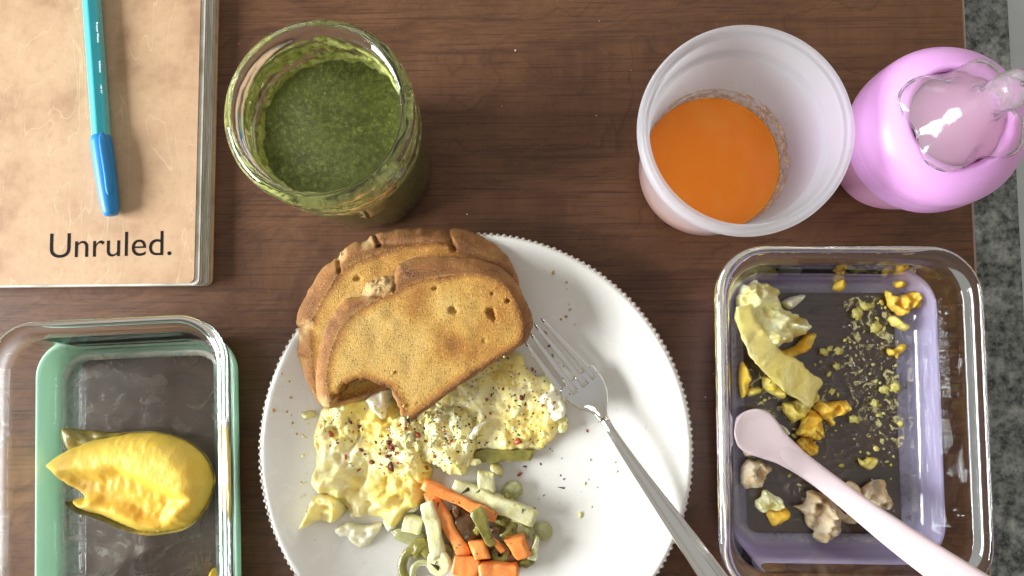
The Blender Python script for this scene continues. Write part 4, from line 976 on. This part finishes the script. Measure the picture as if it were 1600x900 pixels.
# ribbon: strip of omelette
rb = [(62, 225, .022), (80, 300, .023), (130, 385, .022), (200, 465, .021), (270, 530, .0185), (330, 580, .016), (372, 612, .013)]
sp = catmull(np.array([P(C6[0] + C6[2] * a, C6[1] + C6[2] * b, z) for a, b, z in rb]), 0.0012, closed=False)
t = np.linspace(0, 1, len(sp)); hw = np.interp(t, [0, .15, .5, .8, 1], [.0035, .0062, .0072, .0092, .0085])
V, F = sweep(sp, hw, 0.0022, superell(28, 3.5)); V += np.c_[fbm(V, 130, 3, 1), fbm(V, 130, 3, 2), fbm(V, 130, 3, 3)] * np.array([.0014, .0014, .0016]); V += 0.0006 * np.c_[fbm(V, 420, 2, 4), fbm(V, 420, 2, 5), fbm(V, 420, 2, 6)]
k = NT("egg_ribbon_flesh"); n1 = k.noise(130, 4, 0.6, k.mapped((1.0, 0.3, 1), (0, 0, 0.75))); n2 = k.noise(600, 3)
k.set(base=k.ramp(n1, [(0.3, (0.93, 0.76, 0.18)), (0.55, (0.94, 0.80, 0.30)), (0.75, (0.96, 0.88, 0.50))]), rough=0.3, sss=0.3, sssr=(.004, .003, .001), normal=k.bump(n1, 0.7, 0.0015, k.bump(n2, 0.3, 0.0005)))
tag(mesh("egg_strip", V, F, k.m, solid=True), "long yellow omelette strip running down from the crumpled egg piece", "egg", GR)
scrap("yolk_chunk", crop([(55, 470), (75, 478), (92, 540), (86, 600), (60, 630), (50, 560)], *C6), 0.012, 0.008, YOLK, "orange yolk piece pressed against the wall above the spoon", 211, 0.003, GR, base=FB)
scrap("egg_crumb", crop([(85, 585), (128, 570), (135, 600), (100, 618), (78, 612)], *C6), 0.009, 0.003, GREENY, "flat greenish egg smear beside the wall above the spoon", 213, 0.002, GR, base=FB)
scrap("herby_egg", crop([(150, 530), (195, 545), (230, 600), (225, 625), (170, 600), (145, 570)], *C6), 0.010, 0.005, GREENY, "greenish egg crumbs tucked under the omelette strip", 215, 0.002, GR, base=FB, wav=0.7)
crumple(crop([(245, 655), (290, 640), (350, 635), (395, 600), (398, 630), (375, 665), (345, 710), (300, 735), (262, 710)], *C6), 0.014, 0.008, GREENY, "crumbly greenish egg lump below the omelette strip", 217, 160, "herby_egg", edge=0.003)
crumple(crop([(345, 690), (400, 690), (425, 790), (400, 820), (350, 800), (305, 790), (312, 755)], *C6), 0.013, 0.007, YOLK, "orange yolk lump in the middle of the yolk column", 221, 140, "yolk_chunk", edge=0.003)
crumple(crop([(302, 832), (330, 805), (378, 812), (398, 860), (388, 875), (345, 882)], *C6), 0.012, 0.006, YOLK, "orange yolk lump lowest in the column, near the spoon", 225, 140, "yolk_chunk", edge=0.003)
crumple(crop([(380, 668), (410, 642), (455, 648), (520, 638), (538, 668), (510, 702), (470, 715), (465, 755), (440, 735), (405, 705)], *C6), 0.013, 0.0075, YOLK, "jagged orange yolk chunk beside the greenish lump", 229, 140, "yolk_chunk", edge=0.003)
C8 = (1340, 380, 0.2889)
crumple(crop([(175, 252), (215, 270), (270, 275), (330, 252), (362, 290), (370, 330), (345, 352), (320, 345), (290, 380), (250, 390), (210, 362), (180, 330)], *C8), 0.014, 0.007, YOLK, "largest orange yolk flake on the sleeve side below the small bits", 233, 150, "yolk_chunk", edge=0.003)
scrap("yolk_bit", crop([(205, 200), (225, 182), (268, 200), (272, 235), (240, 242), (212, 228)], *C8), 0.012, 0.0055, YOLK, "round orange yolk bit above the largest yolk flake", 235, 0.003, GR, base=FB)
scrap("yolk_bit", crop([(175, 405), (205, 392), (245, 420), (282, 440), (270, 472), (225, 462), (195, 445)], *C8), 0.011, 0.005, GREENY, "green-flecked yolk bit just below the largest yolk flake", 237, 0.003, GR, base=FB)
scrap("yolk_bit", crop([(165, 572), (205, 575), (240, 545), (268, 545), (262, 580), (232, 605), (222, 632), (205, 606), (172, 605)], *C8), 0.010, 0.004, YOLK, "forked yolk bit midway down the lavender strip", 239, 0.002, GR, base=FB)
scrap("yolk_bit", [(1306, 442), (1310, 433), (1319, 433), (1326, 447), (1316, 455), (1306, 451)], 0.012, 0.0055, YOLK, "lone orange yolk bit by the container's far wall", 241, 0.003, GR, base=FB)
scrap("yolk_bit", crop([(715, 308), (740, 322), (770, 305), (812, 312), (805, 345), (775, 368), (745, 355), (722, 345)], 1120, 620, 0.3112), 0.010, 0.0035, GREENY, "flat yellow-green egg bit above the small chicken piece", 243, 0.002, GR, base=FB)
C7 = (1120, 620, 0.31121)
crumple(crop([(208, 545), (235, 505), (240, 480), (265, 478), (300, 505), (345, 520), (358, 555), (330, 575), (280, 580), (240, 590)], *C7), 0.014, 0.008, PALE_EGG, "pale green cabbage-like egg lump near the container's lower corner", 245, 140, "herby_egg", edge=0.003)
scrap("yolk_bit", crop([(255, 580), (310, 570), (355, 560), (370, 600), (335, 630), (300, 655), (275, 640)], *C7), 0.011, 0.0052, YOLK, "yolk bit attached below the pale green lump", 247, 0.003, GR, base=FB)
crumple(crop([(150, 330), (200, 322), (290, 352), (285, 382), (260, 400), (235, 450), (180, 465), (150, 470), (130, 400)], *C7), 0.014, 0.010, CHICKEN, "round chicken shred against the wall below the spoon bowl", 251, 110, "chicken_piece", "chicken", 0.005)
crumple(crop([(408, 565), (460, 540), (478, 490), (530, 488), (600, 530), (655, 590), (640, 640), (640, 675), (600, 710), (560, 748), (505, 728), (515, 690), (478, 660), (460, 600)], *C7), 0.016, 0.0115, CHICKEN, "largest chicken shred below the spoon handle", 255, 90, "chicken_piece", "chicken", 0.006)
crumple(crop([(755, 470), (800, 432), (865, 425), (872, 480), (912, 540), (895, 580), (850, 570), (790, 540), (755, 520)], *C7), 0.015, 0.010, CHICKEN, "chicken shred above the spoon handle by the lavender strip", 259, 110, "chicken_piece", "chicken", 0.005)
scrap("chicken_piece", crop([(640, 605), (700, 590), (720, 620), (700, 640), (650, 640)], *C7), 0.012, 0.005, CHICKEN, "small chicken shred half under the spoon handle", 263, 0.002, GR, "chicken", base=FB)
scrap("chicken_piece", crop([(660, 440), (690, 430), (720, 450), (740, 500), (700, 500), (660, 470)], *C7), 0.013, 0.006, CHICKEN, "narrow chicken shred peeking over the spoon handle", 267, 0.002, GR, "chicken", base=FB)
scrap("egg_crumb", crop([(328, 140), (360, 158), (372, 185), (355, 198), (332, 180)], *C7), 0.012, 0.005, WHITE, "white egg bit touching the spoon bowl", 269, 0.002, GR, base=FB)
scrap("chicken_piece", crop([(140, 215), (175, 235), (200, 280), (185, 305), (150, 300), (138, 260)], *C7), 0.013, 0.007, CHICKEN, "pale chicken shred between spoon bowl and glass wall", 271, 0.002, GR, "chicken", base=FB)

# spoon
spoon = empty("baby_spoon", tuple(P(1250, 712, FLOOR_Z)), "pale pink silicone baby spoon resting on the lavender container's rim", "spoon")
k = NT("pale_pink_silicone"); k.set(base=srgb(232, 212, 214), rough=0.45, sss=0.15, sssr=(.006, .004, .004), normal=k.bump(k.noise(500, 2), 0.05, 0.0003)); SPM = k.m
hs = [(1200, 689, .0132, 20), (1212, 697, .0142, 20.5), (1224, 705, .0155, 20.5), (1245, 720, .0172, 18.0), (1268, 736, .0200, 16.6), (1296, 757, .0235, 16.5), (1350, 799, .0310, 19), (1390, 829, .0370, 22), (1430, 858, .0425, 24.5), (1475, 889, .0490, 27), (1560, 946, .0590, 31), (1640, 1000, .067, 33)]
c4 = catmull(np.array([np.r_[P(a, b, z), q * (CAM_H - z) / FOCAL] for a, b, z, q in hs]), 0.003, closed=False); sp, hw = c4[:, :3], c4[:, 3]; u = np.linspace(0, 1, len(sp))
V, F = sweep(sp, hw, np.interp(np.linspace(0, 1, len(sp)), [0, .03, .07, .14, 1], [.0004, .0010, .0019, .0028, .0042]), superell(24, 2.3)); mesh("handle", V, F, SPM, spoon, solid=True)
bsx = [(1153, 654, .0150, 3), (1153.6, 654.4, .0148, 10), (1156, 656, .0144, 18.5), (1160, 659, .0139, 26), (1166, 663.5, .0134, 31.5), (1173, 669, .0131, 35), (1182, 676, .0131, 35.5), (1193, 684, .0134, 32.5), (1207, 694, .0142, 27), (1224, 705, .0155, 21.8), (1245, 720, .0172, 18)]
c4 = catmull(np.array([np.r_[P(a, b, z), q * 0.363e-3] for a, b, z, q in bsx]), 0.0010, closed=False); sp, hw = c4[:, :3], c4[:, 3]
T = np.gradient(sp, axis=0); T /= np.linalg.norm(T, axis=1)[:, None]; rings = []
for i in range(len(sp)):
    s = np.cross(T[i], (0, 0, 1)); s /= np.linalg.norm(s); nn = np.cross(s, T[i]); q = np.linspace(-1, 1, 17)
    dish = 0.0030 * q ** 2 * min(1, hw[i] / 0.011) ** 2; edge = np.sqrt(np.clip(1 - q ** 4, 0, 1))
    tp = sp[i] + np.outer(q * hw[i], s) + np.outer(dish + 0.0011 * edge, nn); bt = sp[i] + np.outer(q[::-1] * hw[i], s) + np.outer(dish - 0.0011 * edge, nn)
    rings.append(np.vstack([tp, bt[1:-1]]))
V, F = loft(rings, cap0=True, cap1=True); mesh("bowl", V, F, SPM, spoon, solid=True)

# ------------------------------------------------------------------ crumbs, pepper and herbs
Vj, Fj = join(SOLIDS); BVH = BVHTree.FromPolygons([tuple(q) for q in Vj], Fj)
def drop(x, y, default=0.0):
    h = BVH.ray_cast(Vector((x, y, 0.3)), Vector((0, 0, -1)))
    if h[0] is None: return default, np.array([0, 0, 1.0])
    return h[0].z, np.array(h[1])
def inpx(px, n, seed, z):
    r = np.random.default_rng(seed); p = np.array(px, float); lo, hi = p.min(0), p.max(0); out = []
    while len(out) < n:
        q = r.uniform(lo, hi, (n * 2, 2)); q = q[inside(q, p)]; out += list(q)
    return [P(a, b, z)[:2] for a, b in out[:n]]
tetv = np.array([(1, 0, 0), (-.5, .8, 0), (-.5, -.8, 0), (0.1, 0, .7), (0, 0, -.5)]); tetf = [(0, 1, 3), (1, 2, 3), (2, 0, 3), (1, 0, 4), (2, 1, 4), (0, 2, 4)]
def scatter(name, pts, size, elong, mat, label, cat, seed, floor=None, lift=0.3, shape=None):
    r = np.random.default_rng(seed); parts = []
    for x, y in pts:
        z, nrm = drop(x, y, 0.0) if floor is None else (floor, None)
        if floor is not None:
            z = max(drop(x, y, floor)[0], floor)
            if z > floor + 0.002: continue
        s = size * r.lognormal(0, 0.45); e = 1 + r.uniform(0, elong); a = r.uniform(0, 2 * PI)
        sv, sf = shape or (tetv, tetf)
        v = sv * (1 + r.uniform(-.3, .3, sv.shape)) * np.array([s * e, s, s * 0.6]); v[:, :2] = rotz(v[:, :2], a)
        t = r.uniform(-.4, .4); v[:, 2] += v[:, 0] * t
        parts.append((v + np.array([x, y, z + s * lift]), sf))
    V, F = join(parts); return tag(mesh(name, V, F, mat, smooth=shape is not None), label, cat, kind="stuff")
PEPPER = plain("black_pepper", (0.016, 0.014, 0.010), 0.6); CHILLI = plain("chilli", (0.42, 0.075, 0.018), 0.35); DCHIL = plain("dark_chilli", (0.13, 0.022, 0.012), 0.35)
HERB = plain("dried_herb", (0.055, 0.055, 0.016), 0.6)
egg_r = [(790, 553), (818, 560), (850, 590), (880, 650), (845, 700), (740, 698), (640, 690), (660, 655)]
egg_m = [(600, 640), (660, 640), (740, 655), (740, 740), (640, 750), (550, 740), (500, 690), (500, 640)]
pts = inpx(egg_r, 250, 1, 0.02) + inpx(egg_m, 230, 2, 0.024) + inpx([(840, 520), (880, 560), (900, 640), (870, 700), (900, 760), (830, 720)], 26, 3, 0.01)
scatter("pepper_specks", pts, 0.00042, 1.0, PEPPER, "black pepper specks sprinkled over the egg", "pepper", 11)
pts = inpx(egg_r, 16, 4, 0.02) + inpx(egg_m, 26, 5, 0.024) + inpx([(590, 690), (620, 690), (625, 730), (590, 735)], 10, 6, 0.024) + [P(918, 674, .01)[:2], P(812, 742, .01)[:2], P(852, 520, .012)[:2]]
scatter("chilli_flakes", pts, 0.00062, 1.2, CHILLI, "red chilli flakes sprinkled over the egg", "chilli", 12, shape=ico(1))
pts = inpx([(580, 690), (625, 690), (625, 730), (585, 735)], 16, 7, 0.024) + inpx(egg_m, 14, 8, 0.024) + [P(815, 622, .02)[:2], P(820, 730, .01)[:2], P(858, 540, .012)[:2]]
scatter("dark_chilli_flakes", pts, 0.0008, 1.2, DCHIL, "dark dried chilli pieces clustered on the crumbled egg", "chilli", 13, shape=ico(1))
pts = inpx([(660, 760), (760, 760), (840, 800), (835, 890), (680, 890)], 34, 9, 0.02) + [P(878, 763, .01)[:2], P(850, 775, .01)[:2], P(842, 781, .01)[:2], P(822, 733, .01)[:2]]
scatter("herb_flakes", pts, 0.00055, 3.5, HERB, "dark dried herb flakes scattered over the vegetables", "herbs", 14)
pts = inpx(heap_px, 130, 15, 0.024) + inpx(egg_r, 30, 16, 0.02) + inpx(egg_m, 40, 17, 0.024)
scatter("egg_shreds", pts, 0.00060, 2.2, EGG_CRUMB, "fine white egg shreds scattered over the egg heap", "egg", 15, shape=ico(1))
pts = inpx([(470, 640), (500, 640), (490, 800), (475, 820)], 26, 18, 0.01) + inpx([(870, 680), (960, 640), (990, 760), (880, 820)], 14, 19, 0.01)
scatter("plate_crumbs", pts, 0.0005, 0.8, EGG_CRUMB, "tiny pale crumbs on the bare plate", "crumbs", 16, shape=ico(1))
pts = inpx([(440, 560), (500, 560), (520, 660), (460, 700), (430, 640)], 16, 41, 0.01) + inpx([(835, 400), (900, 430), (900, 520), (850, 480)], 8, 42, 0.01) + inpx([(560, 590), (640, 560), (640, 640), (560, 640)], 10, 43, 0.03)
scatter("toast_crumbs", pts, 0.00045, 0.9, TOAST, "tiny golden toast crumbs on the plate round the toast", "crumbs", 44, shape=ico(1))
# crumbs and smears in the lavender container
band = [(1300, 470), (1400, 470), (1400, 830), (1340, 700), (1320, 600)]
pts = inpx(band, 50, 21, FLOOR_Z) + inpx([(1170, 600), (1290, 560), (1340, 680), (1300, 760), (1200, 760)], 40, 22, FLOOR_Z) + inpx([(1160, 410), (1440, 410), (1430, 430), (1165, 432)], 40, 23, 0.014)
scatter("egg_crumbs", pts, 0.0007, 0.9, GREENY, "greenish egg crumbs spread over the lavender container's floor", "crumbs", 17, floor=FLOOR_Z, shape=ico(1))
SMEAR = film("mashed_egg", (0.78, 0.70, 0.34), 150, 0.52, 0.62, (0.0, 0.75), dist=1.5)
for px_, nm_ in (([(1320, 470), (1375, 465), (1400, 500), (1405, 600), (1412, 690), (1370, 700), (1345, 660), (1325, 600), (1300, 560), (1330, 510)], "mashed egg smeared across the glass floor beside the lavender strip"), ([(1170, 560), (1230, 560), (1300, 620), (1290, 690), (1220, 660), (1175, 620)], "mashed egg smeared under the omelette strip")):
    v_, F_ = tri_fill(catmull(PP(px_, FLOOR_Z), 0.002), 0.002, 3)
    tag(mesh("egg_smear", np.c_[v_, np.full(len(v_), FLOOR_Z - 0.00005) + 0.00006 * fbm(v_, 200, 2, 3)], F_, SMEAR), nm_, "smear", kind="stuff")
for i, (px, py, r_) in enumerate(((1382, 608, 7), (1399, 605, 8), (1367, 630, 6), (1310, 548, 6), (1296, 545, 5), (1307, 572, 5), (1287, 550, 6), (1368, 512, 9), (1340, 490, 9), (1352, 478, 8), (1300, 612, 5), (1407, 662, 5), (1335, 655, 7))):
    c = P(px, py, FLOOR_Z + 0.001); V, F = blob((c[0], c[1], FLOOR_Z + 0.0011), np.array([r_, r_ * 0.8, 2.2]) * 0.00036, 0.6, 2.4, 300 + i, 3, i)
    V[:, 2] = np.maximum(V[:, 2], FLOOR_Z + 0.0001)
    tag(mesh("egg_crumb", V, F, GREENY), "small yellow-green egg crumb on the lavender container's dark glass floor", "egg crumb", "egg crumbs in the lavender container")
DROP = mk_glass("water_drop", (0.97, 0.98, 0.98))
pts = inpx([(1440, 470), (1505, 490), (1510, 530), (1450, 530)], 46, 25, 0.024) + inpx(band, 60, 26, FLOOR_Z)
hv, hf = ico(2); hv = hv.copy()
scatter("water_droplets", pts[46:], 0.0006, 0.6, DROP, "clear greasy droplets on the lavender container's floor", "droplets", 18, floor=FLOOR_Z, shape=(hv, hf), lift=0.15)
scatter("table_dust", inpx([(340, 10), (1000, 10), (1000, 340), (700, 340), (680, 200), (340, 60)], 10, 31, 0) + inpx([(1090, 400), (1120, 400), (1120, 800), (1100, 600)], 4, 32, 0), 0.00035, 0.8, plain("dust", (0.7, 0.65, 0.58), 0.8), "tiny pale dust specks on the bare table", "dust", 19, floor=0.0)
